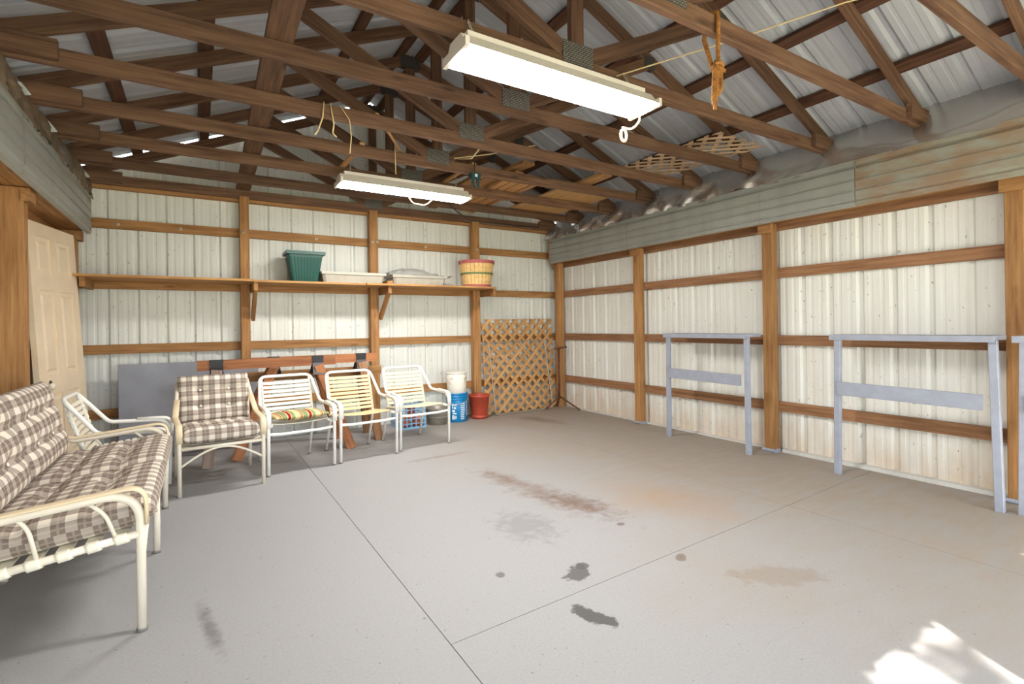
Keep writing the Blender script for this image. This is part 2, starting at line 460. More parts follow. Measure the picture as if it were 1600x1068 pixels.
def sheet(name, prof, fn0, fn1, mat, parent):
    """prof (s, d); fn0/fn1 give the two ends of the line at s"""
    vs, fs = [], []
    for s, d in prof: vs.append(fn0(s, d)); vs.append(fn1(s, d))
    for i in range(len(prof) - 1): fs.append((2 * i, 2 * i + 2, 2 * i + 3, 2 * i + 1))
    return link(name, mesh(name, vs, fs), parent, mat)

# ------------------------------------------------------------------ the building: dimensions
YB = 6.0            # inner face of the back girts
XR, XL = 4.49, -1.05  # inner faces of the side girts
CX = 1.77           # ridge line
SL = 0.43
def roof_z(x): return 3.87 - SL * abs(x - CX)     # underside of the roof steel
TRUSS_Y = [5.93 - 0.63 * i for i in range(10)]
ROW = (0.363, 0.967, 1.579, 2.148)

# floor: four concrete slabs on a base, joints between
floor = tag(box('floor', (XL - 0.3, FY - 0.2, -0.12), (XR + 0.3, YB + 0.3, -0.008), 'joint'), kind='structure')
def slab(poly):
    n = len(poly)
    vs = [(x, y, 0) for x, y in poly] + [(x, y, -0.02) for x, y in poly]
    fs = [tuple(range(n))] + [(i, n + i, n + (i + 1) % n, (i + 1) % n) for i in range(n)]
    o = link('slab', mesh('slab', vs, fs), None, 'concrete')
    o.parent = floor; o.matrix_parent_inverse = floor.matrix_basis.inverted()
g = 0.0016
xs = (XL - 0.3, 0.78, 3.20, XR + 0.3)
def jy(x): return 1.72 + 0.045 * (x - 0.78)      # cross joint, slightly askew
for i in range(3):
    a, b = xs[i] + (g if i else 0), xs[i + 1] - (g if i < 2 else 0)
    if i == 0:
        slab([(a, FY - 0.2), (b, FY - 0.2), (b, YB + 0.3), (a, YB + 0.3)])
    else:
        slab([(a, FY - 0.2), (b, FY - 0.2), (b, jy(b) - g), (a, jy(a) - g)])
        slab([(a, jy(a) + g), (b, jy(b) + g), (b, YB + 0.3), (a, YB + 0.3)])
gr = tag(box('ground', (-40, -60, -0.5), (45, 40, -0.125), 'ground'), kind='structure')

# roof: purlins and ribbed sheets
ceil_ = empty('ceiling', (CX, 2.2, 3.8), kind='structure')
def under(o, par):
    m = o.matrix_basis.copy(); o.parent = par; o.matrix_parent_inverse = par.matrix_basis.inverted() if par.type == 'MESH' else Matrix.Translation(-par.location) ; o.matrix_basis = m
    return o
Y0R, Y1R = FY - 0.3, 6.02
for sgn in (1, -1):
    for off in (0.09, 0.65, 1.20, 1.70, 2.24):
        zt = 3.822 - SL * off
        nrm = Vector((sgn * SL, 0, 1)).normalized()
        c = Vector((CX + sgn * off, 0, zt)) + nrm * 0.019
        under(beam('purlin', (c.x, Y0R, c.z), (c.x, Y1R, c.z), 0.038, 0.089, 'purlin_wood', None, upv=nrm), ceil_)
    y = Y0R
    while y < Y1R - 0.01:
        y2 = min(y + 0.9144, Y1R)
        pr = sheet_profile(y, y2, 0.08)
        def e0(s, d, sgn=sgn): return (CX, s, roof_z(CX) + d)
        def e1(s, d, sgn=sgn): return (CX + sgn * 2.95, s, roof_z(CX + sgn * 2.95) + d)
        under(sheet('roof_panel', pr, e0, e1, 'roof', None), ceil_)
        y = y2
under(beam('runner_board', (0.35, 1.9, 2.65), (0.41, 5.98, 2.65), 0.038, 0.13, 'truss_wood', None), ceil_)

# back wall
wb = empty('wall_back', (CX, YB, 0), kind='structure')
YS = YB + 0.04
x = XL - 0.05
while x < XR + 0.06:
    x2 = min(x + 0.9144, XR + 0.075)
    pr = sheet_profile(x, x2, -0.052)
    if x < CX < x2: pr = sorted(pr + [(CX, 0.0)])
    under(sheet('siding_panel', pr, lambda s, d: (s, YS + d, -0.03), lambda s, d: (s, YS + d, roof_z(s) - 0.016), 'siding', None), wb)
    x = x2
for i, z in enumerate(ROW):
    under(box('girt', (XL, YB, z), (XR, YB + 0.038, z + 0.089), 'wall_wood', None), wb)
under(box('girt', (XL, YB - 0.03, 2.515), (XR, YB + 0.038, 2.60), 'wall_wood', None), wb)
for a, b in ((0.369, 0.457), (1.715, 1.812), (3.07, 3.172)):
    under(box('post', (a, 5.90, 0), (b, YB - 0.002, 2.56), 'wall_wood', None, ch=0.004), wb)
for xh in (-0.64, -0.145, 0.40, 1.136, 1.745, 1.80, 2.45, 3.13):
    yy = 5.90 if (0.369 < xh < 0.457 or 1.715 < xh < 1.812 or 3.07 < xh < 3.172) else YB
    under(tube('wire_insulator', [(xh, yy, 2.188), (xh, yy - 0.022, 2.188)], 0.014, 'porcelain', None, seg=10), wb)
    under(tube('nail', [(xh, yy - 0.02, 2.188), (xh, yy - 0.028, 2.188)], 0.006, 'dark_cord', None, seg=6), wb)

# side walls
def side_wall(name, s, xg, mat, wmat, posts, psize):
    wl = empty(name, (xg, 2.2, 0), kind='structure')
    xs_ = xg + s * 0.04
    y = FY
    while y < YB + 0.06:
        y2 = min(y + 0.9144, YB + 0.07)
        pr = sheet_profile(y, y2, 0.141)
        under(sheet('siding_panel', pr, lambda q, d: (xs_ + s * d, q, -0.03), lambda q, d: (xs_ + s * d, q, 2.54), mat, None), wl)
        y = y2
    for z in ROW[:3]:
        under(box('girt', (min(xg, xg + s * 0.038), FY, z), (max(xg, xg + s * 0.038), YB + 0.03, z + 0.089), wmat, None), wl)
    under(box('girt', (min(xg, xg + s * 0.038), FY, 2.01), (max(xg, xg + s * 0.038), YB, 2.13), wmat, None), wl)
    for a in posts:
        x0, x1 = sorted((xg, xg - s * psize))
        under(box('post', (x0, a, 0), (x1, a + 0.092, 2.07), 'wall_wood', None, ch=0.004), wl)
        cx0, cx1 = sorted((xg - s * (psize - 0.01), xg - s * (psize + 0.035)))
        under(box('post_cap', (cx0, a - 0.015, 1.985), (cx1, a + 0.107, 2.068), 'wall_wood', None), wl)
    return wl
wr = side_wall('wall_right', 1, XR, 'siding_right', 'wall_wood_red', (-0.62, 0.99, 2.63, 4.25, 5.80), 0.095)
wlf = side_wall('wall_left', -1, XL, 'siding', 'wall_wood', (-0.60, 1.0, 2.6, 4.20, 5.76), 0.145)

# headers over both long sides: boxed beam faced with ribbed steel, flashing above
def header(par, s, xf, xb, joints, mats):
    ys0, ys1 = FY, 5.82
    x0, x1 = sorted((xf + s * 0.034, xb))
    under(box('header_beam', (x0, ys0, 2.075), (x1, ys1, 2.40), 'wall_wood', None), par)
    x0, x1 = sorted((xf + s * 0.14, xb))
    under(box('bearing_plate', (x0, ys0, 2.402), (x1, YB, 2.538), 'purlin_wood', None), par)
    x0, x1 = sorted((xf - s * 0.002, xf + s * 0.03))
    under(box('header_end_trim', (x0, 5.82, 2.075), (x1, 5.85, 2.40), 'wall_wood', None), par)
    js = [ys0] + list(joints) + [ys1]
    for i, (a, b) in enumerate(zip(js, js[1:])):
        prof = [(2.052, 0.030), (2.060, 0.0), (2.085, 0.0), (2.092, 0.010), (2.100, 0.010), (2.112, -0.004), (2.165, -0.004), (2.170, 0.007), (2.182, 0.007), (2.187, -0.004),
                (2.245, -0.004), (2.250, 0.007), (2.262, 0.007), (2.267, -0.004), (2.335, -0.004), (2.343, 0.022), (2.360, 0.022), (2.372, -0.004), (2.402, -0.004), (2.405, 0.06)]
        lift = 0.003 * (i % 2)
        vs, fs = [], []
        ny = 12
        for j in range(ny + 1):
            yy = a + 0.0015 + (b - a - 0.003) * j / ny
            wv = 0.004 * math.sin(yy * 2.7 + i)
            for z, d in prof: vs.append((xf + s * (d - lift + wv * 0.6), yy, z))
        m = len(prof)
        for j in range(ny):
            for q in range(m - 1): fs.append((j * m + q, (j + 1) * m + q, (j + 1) * m + q + 1, j * m + q + 1))
        under(link('header_panel', mesh('header_panel', vs, fs), None, mats[i % len(mats)]), par)
header(wr, 1, 4.262, XR, (1.88, 2.65, 4.3), ['rust_sheet', 'header', 'header', 'header'])
header(wlf, -1, -0.815, XL, (0.9, 2.3, 3.79), ['header'])

def flashing(par, s, xf, mat, seed, amp, y0, y1, ex_=1.2):
    ny, nz = 420, 12
    vs, fs = [], []
    for j in range(ny + 1):
        yy = y0 + (y1 - y0) * j / ny
        for q in range(nz + 1):
            t = q / nz
            x = xf + s * (0.26 * t ** ex_) - s * 0.025 * math.sin(math.pi * t)
            z = 2.392 + 0.36 * t
            fold = noise.noise(Vector((yy * 2.2 + seed, t * 2.2, seed)))
            fine = noise.noise(Vector((yy * 7.0 + seed, t * 4, 3 + seed)))
            rid = 1 - abs(noise.noise(Vector((yy * 4.2 + t * 2.0 + seed, t * 1.2, 9.0)))) * 2
            far = min(1.0, max(0.3, (yy - 1.2) / 1.6))
            a = amp * (1.0 - 0.75 * t)
            x += -s * a * (0.8 * fold + far * far * (0.7 * fine + 1.1 * max(0.0, rid - 0.35)))
            if q == 0: z += 0.012 * fine - 0.012 * max(0, rid)
            vs.append((x, yy, z + a * 0.25 * fold))
    m = nz + 1
    for j in range(ny):
        for q in range(nz): fs.append((j * m + q, (j + 1) * m + q, (j + 1) * m + q + 1, j * m + q + 1))
    under(link('flashing', mesh('flashing', vs, fs), None, mat, smooth=True), par)
flashing(wr, 1, 4.262, 'flashing', 2.3, 0.065, FY, 5.9)
flashing(wlf, -1, -0.83, 'flashing_dull', 8.1, 0.05, FY, 5.9, 2.6)
for yy in (3.30, 3.93, 4.56, 5.19, 5.75):      # folded tabs beside the truss heels
    vs = [(-0.86, yy - 0.02, 2.53), (-0.80, yy - 0.045, 2.535), (-0.845, yy - 0.04, 2.60), (-0.87, yy - 0.03, 2.605)]
    vs2 = [(a + 0.003, b, c + 0.003) for a, b, c in vs]
    under(link('flashing_tab', mesh('flashing_tab', vs + vs2, [(0, 1, 2, 3), (7, 6, 5, 4), (0, 4, 5, 1), (1, 5, 6, 2), (2, 6, 7, 3), (3, 7, 4, 0)]), None, 'tab'), wlf)

under(box('sill', (XR - 0.02, 1.1, 0), (XR + 0.05, 2.6, 0.028), 'white_paint', None), wr)
under(box('sill', (XR, 2.75, 0), (XR + 0.05, 5.8, 0.015), 'white_paint', None), wr)
for yp in (2.615, 4.235, 0.975):
    under(box('post_footing', (XR - 0.112, yp, 0), (XR - 0.005, yp + 0.12, 0.03), 'blue_grey', None, ch=0.01), wr)

# front wall behind the camera, with two open doorways
wf = empty('wall_front', (CX, FY, 0), kind='structure')
def front_panel(x0, x1, z0, top):
    pr = sheet_profile(x0, x1, 0.0)
    if x0 < CX < x1: pr = sorted(pr + [(CX, 0.0)])
    under(sheet('siding_panel', pr, lambda s, d: (s, FY - d, z0), lambda s, d: (s, FY - d, top(s)), 'siding', None), wf)
edges = [XL - 0.05, OPEN[0][0], OPEN[0][1], OPEN[1][0], OPEN[1][1], XR + 0.05]
for i in (0, 2, 4): front_panel(edges[i], edges[i + 1], 0.0, lambda s: LINTEL)
x = XL - 0.05
while x < XR + 0.03:
    x2 = min(x + 0.9144, XR + 0.05); front_panel(x, x2, LINTEL, lambda s: roof_z(s) - 0.03); x = x2
under(box('door_lintel', (XL, FY + 0.002, LINTEL), (XR, FY + 0.09, LINTEL + 0.19), 'wall_wood', None), wf)
for a in (OPEN[0][0] - 0.092, OPEN[0][1], OPEN[1][0] - 0.092, OPEN[1][1]):
    under(box('post', (a, FY + 0.002, 0), (a + 0.092, FY + 0.094, LINTEL), 'wall_wood', None), wf)

# ------------------------------------------------------------------ trusses
def make_truss():
    t = empty('roof_truss')
    T, H_ = 0.038, 0.089
    zb = 2.54 + H_ / 2
    beam('bottom_chord', (-0.88, 0, zb), (4.42, 0, zb), H_, T, 'truss_wood', t)
    ln = math.sqrt(1 + SL * SL)
    for s in (1, -1):
        a = Vector((CX, 0, 3.725 + H_ * ln / 2)); e = Vector((CX + s * 2.64, 0, 3.725 - SL * 2.64 + H_ * ln / 2))
        beam('top_chord', a, e, H_, T, 'truss_wood', t)
        beam('web', (CX + s * 0.10, 0, 2.655), (CX + s * 1.24, 0, 3.725 - SL * 1.24 + 0.02), H_, T * 0.96, 'truss_wood', t)
        x0, x1 = sorted((CX + s * 2.64, CX + s * 2.36))
        box('heel_block', (x0, -T / 2 - 0.034, 2.556), (x1, -T / 2 - 0.001, 2.656), 'truss_wood', t)
        for y_ in (-1, 1):
            box('web_plate', (CX + s * 1.24 - 0.06, y_ * 0.0195 - 0.0012, 3.725 - SL * 1.24 - 0.03), (CX + s * 1.24 + 0.06, y_ * 0.0195 + 0.0012, 3.725 - SL * 1.24 + 0.07), 'gusset_dark', t)
    beam('king_post', (CX, 0, 2.63), (CX, 0, 3.73), H_, T * 0.98, 'truss_wood', t, upv=(1, 0, 0))
    for y_ in (-1, 1):
        box('gusset_plate', (CX - 0.105, y_ * 0.021 - 0.0012, 2.585), (CX + 0.105, y_ * 0.021 + 0.0012, 2.705), 'gusset', t)
        box('peak_plate', (CX - 0.10, y_ * 0.021 - 0.0012, 3.68), (CX + 0.10, y_ * 0.021 + 0.0012, 3.80), 'gusset_dark', t)
    return t
TL = ['roof truss set against the back gable wall',
      'second roof truss from the back wall, just behind the farther fluorescent light',
      'third roof truss from the back wall, under the plywood and stored boards',
      'fourth roof truss from the back wall, just nearer than the farther fluorescent light',
      'fifth roof truss from the back wall, under the far end of the pale overhead lattice',
      'sixth roof truss from the back wall, under the near end of the overhead lattice',
      'seventh roof truss from the back wall, right behind the nearer fluorescent light',
      'roof truss with the brown rope hank hanging from its bottom chord',
      'roof truss nearest the camera, cutting across the top right corner',
      'roof truss overhead at the very top edge of the view']
proto = make_truss()
for i, y in enumerate(TRUSS_Y[:9]):
    t = proto if i == 0 else copy_tree(proto)
    t.location = (0, y, 0)
    tag(t, TL[i], 'roof truss', 'timber roof trusses')

# ------------------------------------------------------------------ fluorescent fixtures
def fixture(loc, label, ytop, battens):
    t = empty('fluorescent_fixture', loc, label=label, cat='light fixture', group='hanging fluorescent lights')
    L, W_ = 1.20, 0.235
    # reflector: open trough, narrow on top
    sec = [(-W_ / 2, 0.0), (-W_ / 2 + 0.012, 0.004), (-0.055, 0.075), (0.055, 0.075), (W_ / 2 - 0.012, 0.004), (W_ / 2, 0.0)]
    vs = [(-L / 2, a, b) for a, b in sec] + [(L / 2, a, b) for a, b in sec]
    m = len(sec); fs = [(i, i + 1, m + i + 1, m + i) for i in range(m - 1)]
    fs += [tuple(range(m)), tuple(range(2 * m - 1, m - 1, -1))]
    link('reflector', mesh('reflector', vs, fs), t, 'enamel')
    box('ballast_housing', (-L / 2 + 0.04, -0.045, 0.076), (L / 2 - 0.04, 0.045, 0.105), 'enamel', t)
    # shallow bowed diffuser
    vs, fs = [], []
    for i in range(9):
        f = i / 8; y = (-W_ / 2 + 0.004) + (W_ - 0.008) * f; z = -0.004 - 0.016 * math.sin(math.pi * f)
        vs += [(-L / 2 + 0.012, y, z), (L / 2 - 0.012, y, z)]
    for i in range(8): fs.append((2 * i, 2 * i + 1, 2 * i + 3, 2 * i + 2))
    d = link('diffuser', mesh('diffuser', vs, fs), t, 'lit')
    for s in (-1, 1):
        box('end_cap', (s * L / 2 - 0.01, -W_ / 2 - 0.003, -0.012), (s * L / 2 + 0.01, W_ / 2 + 0.003, 0.03), 'enamel', t)
    for s in (-1, 1):     # chains
        x0 = s * 0.50
        zt = 0.22
        if battens: box('hanger_batten', (x0 - 0.02, 4.02 - loc[1], 0.2255), (x0 + 0.02, 4.70 - loc[1], 0.245), 'lattice', t)
        n = 9
        vs, fs = [], []
        for i in range(n):
            zc = 0.10 + (zt - 0.10) * (i + 0.5) / n
            ring = []
            for q in range(10):
                a = 2 * math.pi * q / 10
                c_, s_ = math.cos(a) * 0.006, math.sin(a) * 0.011
                ring.append((x0 + (c_ if i % 2 else 0), ytop * (i + 0.5) / n + (0 if i % 2 else c_), zc + s_))
            v2, f2 = sweep(ring, 0.0018, 5, True)
            b = len(vs); vs += v2; fs += [tuple(j + b for j in f) for f in f2]
        link('chain', mesh('chain', vs, fs), t, 'wire', True)
    return t
f1 = fixture((1.60, 2.062, 2.405), 'long lit fluorescent light nearer the camera, with a pull ring at one end', 0.066, False)
tube('pull_cord', [(0.60, 0.05, 0.03), (0.62, 0.05, -0.03), (0.60, 0.10, -0.075), (0.53, 0.11, -0.07)], 0.006, 'cord', f1, rad=0.05)
ring = [(0.54 + 0.022 * math.cos(a), 0.11, -0.115 + 0.034 * math.sin(a)) for a in [2 * math.pi * i / 20 for i in range(20)]]
tube('pull_ring', ring, 0.008, 'cord', f1, closed=True, seg=8)
f2 = fixture((1.62, 4.405, 2.405), 'lit fluorescent light farther back, above the row of chairs', 0.0, True)
tube('supply_cord', [(0.05, 0.12, 0.02), (0.12, 0.16, -0.05), (0.25, 0.16, -0.055), (0.33, 0.13, 0.02)], 0.005, 'cord', f2, rad=0.08)

# ------------------------------------------------------------------ shelf on the back wall
sh = empty('wall_shelf', (1.2, 5.75, 1.652), label='long plank shelf fixed across the back wall', cat='shelf')
for a, b, dz, y0 in ((-0.90, 0.46, 0.0, 5.50), (0.465, 1.56, -0.004, 5.53), (1.565, 3.20, 0.0, 5.515)):
    under(box('board', (a, y0, 1.650 + dz), (b, 5.995, 1.671 + dz), 'shelf_wood', None), sh)
for xa, brace in ((-0.86, False), (0.463, True), (1.818, True), (3.178, False)):
    under(box('bracket_arm', (xa, 5.56, 1.565), (xa + 0.038, 5.99, 1.648), 'wall_wood', None), sh)
    if brace:
        under(beam('brace', (xa + 0.019, 5.585, 1.60), (xa + 0.019, 5.93, 1.29), 0.06, 0.036, 'wall_wood', None), sh)

# things on the shelf ------------------------------------------------
ZS = 1.672
def trough(name, L, W_, H_, taper, rim, mat, ribs, loc, **kw):
    """tapered open box with vertical ribs, an inner wall and a rolled rim"""
    t = empty(name, loc, **kw)
    def ringpts(hl, hw, z, amp):
        pts = []
        for side in range(4):
            n = ribs[side % 2] * 2
            for i in range(n):
                f = (i + 0.5) / n * 2 - 1
                o_ = amp if i % 2 else 0.0
                if side == 0: pts.append((f * hl, -hw - o_, z))
                elif side == 1: pts.append((hl + o_, f * hw, z))
                elif side == 2: pts.append((-f * hl, hw + o_, z))
                else: pts.append((-hl - o_, -f * hw, z))
        return pts
    lv = [(0.0, 0.0, 0.0), (0.02, 0.0, 0.004), (H_ * 0.85, 1.0 * 0.85, 0.004), (H_ * 0.9, 0.9, 0.0), (H_, 1.0, 0.0)]
    vs, fs = [], []
    N = len(ringpts(1, 1, 0, 0))
    for z, f, amp in lv:
        vs += ringpts(L / 2 - taper * (1 - f), W_ / 2 - taper * (1 - f), z, amp)
    for z, f in ((H_, 1.0), (0.012, 0.0)):
        vs += ringpts(L / 2 - taper * (1 - f) - 0.005, W_ / 2 - taper * (1 - f) - 0.005, z, 0)
    R_ = len(lv) + 2
    for i in range(R_ - 1):
        for j in range(N):
            a, b = i * N + j, i * N + (j + 1) % N
            fs.append((a, b, b + N, a + N))
    fs.append(tuple(range(N - 1, -1, -1))); fs.append(tuple((R_ - 1) * N + j for j in range(N)))
    link('body', mesh('body', vs, fs), t, mat)
    a, b = L / 2, W_ / 2
    join_boxes('rim', [((-a - rim, -b - rim, H_ - 0.012), (a + rim, -b + 0.002, H_ + 0.012 + rim * 0.4)), ((-a - rim, b - 0.002, H_ - 0.012), (a + rim, b + rim, H_ + 0.012 + rim * 0.4)),
                       ((-a - rim, -b, H_ - 0.012), (-a + 0.002, b, H_ + 0.012 + rim * 0.4)), ((a - 0.002, -b, H_ - 0.012), (a + rim, b, H_ + 0.012 + rim * 0.4))], mat, t)
    return t
trough('planter', 0.34, 0.26, 0.30, 0.045, 0.022, 'green_plastic', (10, 8), (0.965, 5.77, ZS), label='dark green ribbed plastic planter on the shelf', cat='planter')
trough('tray', 0.68, 0.30, 0.105, 0.02, 0.012, 'tray_grey', (7, 4), (1.47, 5.80, ZS), label='grey shallow tray beside the green planter', cat='tray', group='grey plastic trays on the shelf')
trough('tray', 0.66, 0.30, 0.10, 0.02, 0.012, 'tray_grey', (7, 4), (2.24, 5.80, ZS), label='grey shallow tray holding crumpled clear plastic', cat='tray', group='grey plastic trays on the shelf')
# crumpled clear plastic lid in the second tray
vs, fs = [], []
nx, ny = 26, 12
for i in range(nx + 1):
    for j in range(ny + 1):
        u, v_ = i / nx, j / ny
        z = 0.105 + 0.085 * max(0, 1 - ((u - 0.35) / 0.42) ** 2) * (1 - (2 * v_ - 1) ** 4) + 0.03 * noise.noise(Vector((u * 9, v_ * 6, 1.7)))
        vs.append((-0.36 + 0.80 * u, -0.15 + 0.28 * v_ + 0.01 * noise.noise(Vector((u * 7, v_ * 5, 4))), z))
for i in range(nx):
    for j in range(ny):
        a = i * (ny + 1) + j; fs.append((a, a + ny + 1, a + ny + 2, a + 1))
o = link('plastic_lid', mesh('plastic_lid', vs, fs), None, 'clear', False); o.location = (2.24, 5.80, ZS + 0.012)
o.modifiers.new('thickness', 'SOLIDIFY').thickness = 0.002
tag(o, 'crumpled clear plastic lid lying in the grey tray near the basket', 'plastic lid')
# clay-brown scrap between the trays
o = box('wood_scrap', (1.825, 5.62, ZS), (1.895, 5.78, ZS + 0.04), 'lumber'); tag(o, 'small wood scrap between the two grey trays', 'wood scrap')

bk = empty('bushel_basket', (3.015, 5.70, ZS), label='wooden bushel basket with red rims and a green hoop', cat='basket')
N = 26
vs, fs = [], []
H_, r0, r1 = 0.325, 0.172, 0.222
for j in range(N):
    a0, a1 = 2 * math.pi * (j + 0.04) / N, 2 * math.pi * (j + 0.96) / N
    off = 0.003 if j % 2 else 0
    b = len(vs)
    for a in (a0, a1):
        for rr, zz in ((r0 + off, 0.005), (r1 + off, H_), (r1 + off - 0.004, H_), (r0 + off - 0.004, 0.005)):
            vs.append((rr * math.cos(a), rr * math.sin(a), zz))
    fs += [(b, b + 4, b + 5, b + 1), (b + 2, b + 1, b + 5, b + 6), (b + 3, b + 2, b + 6, b + 7), (b, b + 3, b + 7, b + 4), (b, b + 1, b + 2, b + 3), (b + 4, b + 7, b + 6, b + 5)]
link('staves', mesh('staves', vs, fs), bk, 'basket_wood')
lathe('bottom', [(0.001, 0.006), (r0, 0.006), (r0, 0.014), (0.001, 0.014)], 'basket_wood', bk)
def hoop(nm, z, h, mat, rr=None):
    f = lambda zz: r0 + (r1 - r0) * zz / H_ + 0.004
    lathe(nm, [(f(z), z), (f(z) + 0.005, z), (f(z + h) + 0.005, z + h), (f(z + h), z + h), (f(z), z)], mat, bk, smooth=False)
hoop('rim_hoop', H_ - 0.035, 0.04, 'basket_red'); hoop('base_hoop', 0.0, 0.028, 'basket_red'); hoop('middle_hoop', 0.155, 0.022, 'basket_green')
lathe('inner_rim', [(r1 - 0.004, H_ - 0.03), (r1 - 0.008, H_ - 0.03), (r1 - 0.008, H_ + 0.004), (r1 - 0.002, H_ + 0.004)], 'basket_red', bk)
for s in (-1, 1):
    pts = [(s * (r1 + 0.012), -0.05, H_ - 0.06), (s * (r1 + 0.02), -0.045, H_ + 0.0), (s * (r1 + 0.02), 0.045, H_ + 0.0), (s * (r1 + 0.012), 0.05, H_ - 0.06)]
    tube('wire_handle', pts, 0.0025, 'wire', bk, rad=0.03, seg=6)

# ------------------------------------------------------------------ wall benches on the right
def wall_bench(ya, yb, label, knee, full=True):
    """ya far end, yb near end"""
    t = empty('wall_bench', (4.30, (ya + yb) / 2, 0), label=label, cat='bench', group='narrow painted benches along the siding wall')
    XF, ZT = 4.165, 1.045
    under(box('top_board', (XF, yb, ZT), (4.385, ya, ZT + 0.028), 'blue_grey', None), t)
    under(box('front_lip', (XF - 0.016, yb, ZT - 0.012), (XF - 0.001, ya, ZT + 0.028), 'blue_grey', None), t)
    under(beam('leg', (4.185, ya - 0.035, 0), (4.18, ya - 0.05, ZT - 0.001), 0.036, 0.044, 'blue_grey', None, upv=(1, 0, 0)), t)
    if full:
        k_ = knee
        under(beam('leg', (4.15, yb - 0.018, 0), (4.19, yb + 0.014, ZT - 0.001), 0.036, 0.044, 'blue_grey', None, upv=(1, 0, 0)), t)
        under(beam('rail', (4.155, ya - 0.055, 0.665), (4.16, yb + 0.06, 0.655), 0.10, 0.019, 'blue_grey', None), t)
    return t
wall_bench(3.68, 2.735, 'blue-grey narrow bench against the wall, the one farther from the camera', 0)
wall_bench(2.03, 1.075, 'blue-grey narrow bench nearer the camera, between two posts', 0)
wall_bench(0.995, -0.05, 'blue-grey bench cut off by the picture edge, only its end post showing', 0)

# ------------------------------------------------------------------ leaning door
def make_door():
    W_, H_, T = 0.71, 2.0, 0.035
    t = empty('leaning_door', (0, 0, 0), label='cream six-panel door leaning against the wall in the corner', cat='door')
    # local: x across, z up, y thickness (front -y)
    cols = [(0.10, 0.31), (0.40, 0.61)]
    rows = [(0.22, 0.72), (0.86, 1.50), (1.62, 1.90)]
    bx = [((0.0, 0, 0), (0.10, T, H_)), ((0.31, 0, 0), (0.40, T, H_)), ((0.61, 0, 0), (0.71, T, H_))]
    zc = [0] + [v for r in rows for v in r] + [H_]
    for c0, c1 in cols:
        for q in range(0, len(zc), 2): bx.append(((c0, 0, zc[q]), (c1, T, zc[q + 1])))
    join_boxes('stiles_and_rails', bx, 'door_paint', t)
    for c0, c1 in cols:
        for r0_, r1_ in rows:
            vs = [(c0, 0.008, r0_), (c1, 0.008, r0_), (c1, 0.008, r1_), (c0, 0.008, r1_),
                  (c0 + 0.03, 0.012, r0_ + 0.03), (c1 - 0.03, 0.012, r0_ + 0.03), (c1 - 0.03, 0.012, r1_ - 0.03), (c0 + 0.03, 0.012, r1_ - 0.03),
                  (c0 + 0.05, 0.004, r0_ + 0.05), (c1 - 0.05, 0.004, r0_ + 0.05), (c1 - 0.05, 0.004, r1_ - 0.05), (c0 + 0.05, 0.004, r1_ - 0.05)]
            fs = [(i, (i + 1) % 4, 4 + (i + 1) % 4, 4 + i) for i in range(4)] + [(4 + i, 4 + (i + 1) % 4, 8 + (i + 1) % 4, 8 + i) for i in range(4)] + [(8, 9, 10, 11)]
            bvs = [(c0, T - 0.008, r0_), (c1, T - 0.008, r0_), (c1, T - 0.008, r1_), (c0, T - 0.008, r1_)]
            vs += bvs; fs.append((15, 14, 13, 12))
            link('panel', mesh('panel', vs, fs), t, 'door_paint')
    kn = lathe('door_knob', [(0.001, 0.058), (0.018, 0.056), (0.026, 0.045), (0.024, 0.032), (0.011, 0.024), (0.011, 0.006), (0.030, 0.004), (0.032, 0.0)], 'porcelain', t, 20)
    kn.location = (0.065, -0.001, 0.78); kn.rotation_euler = (math.pi / 2, 0, 0)
    lp = box('latch_plate', (-0.002, 0.006, 0.75), (0.0, T - 0.006, 0.81), 'brass', t)
    tube('lock_hole', [(0.145, 0.001, 0.80), (0.145, -0.002, 0.80)], 0.022, 'dark_cord', t, seg=16)
    return t
d = make_door()
# stands on the floor, top resting on the left wall posts; local x runs towards the back wall
lean = 0.055
rot = Matrix.Rotation(math.pi / 2 - 0.21, 4, 'Z') @ Matrix.Rotation(-lean, 4, 'X')
rot.translation = (-0.935, 4.87, 0.0)
d.matrix_world = rot

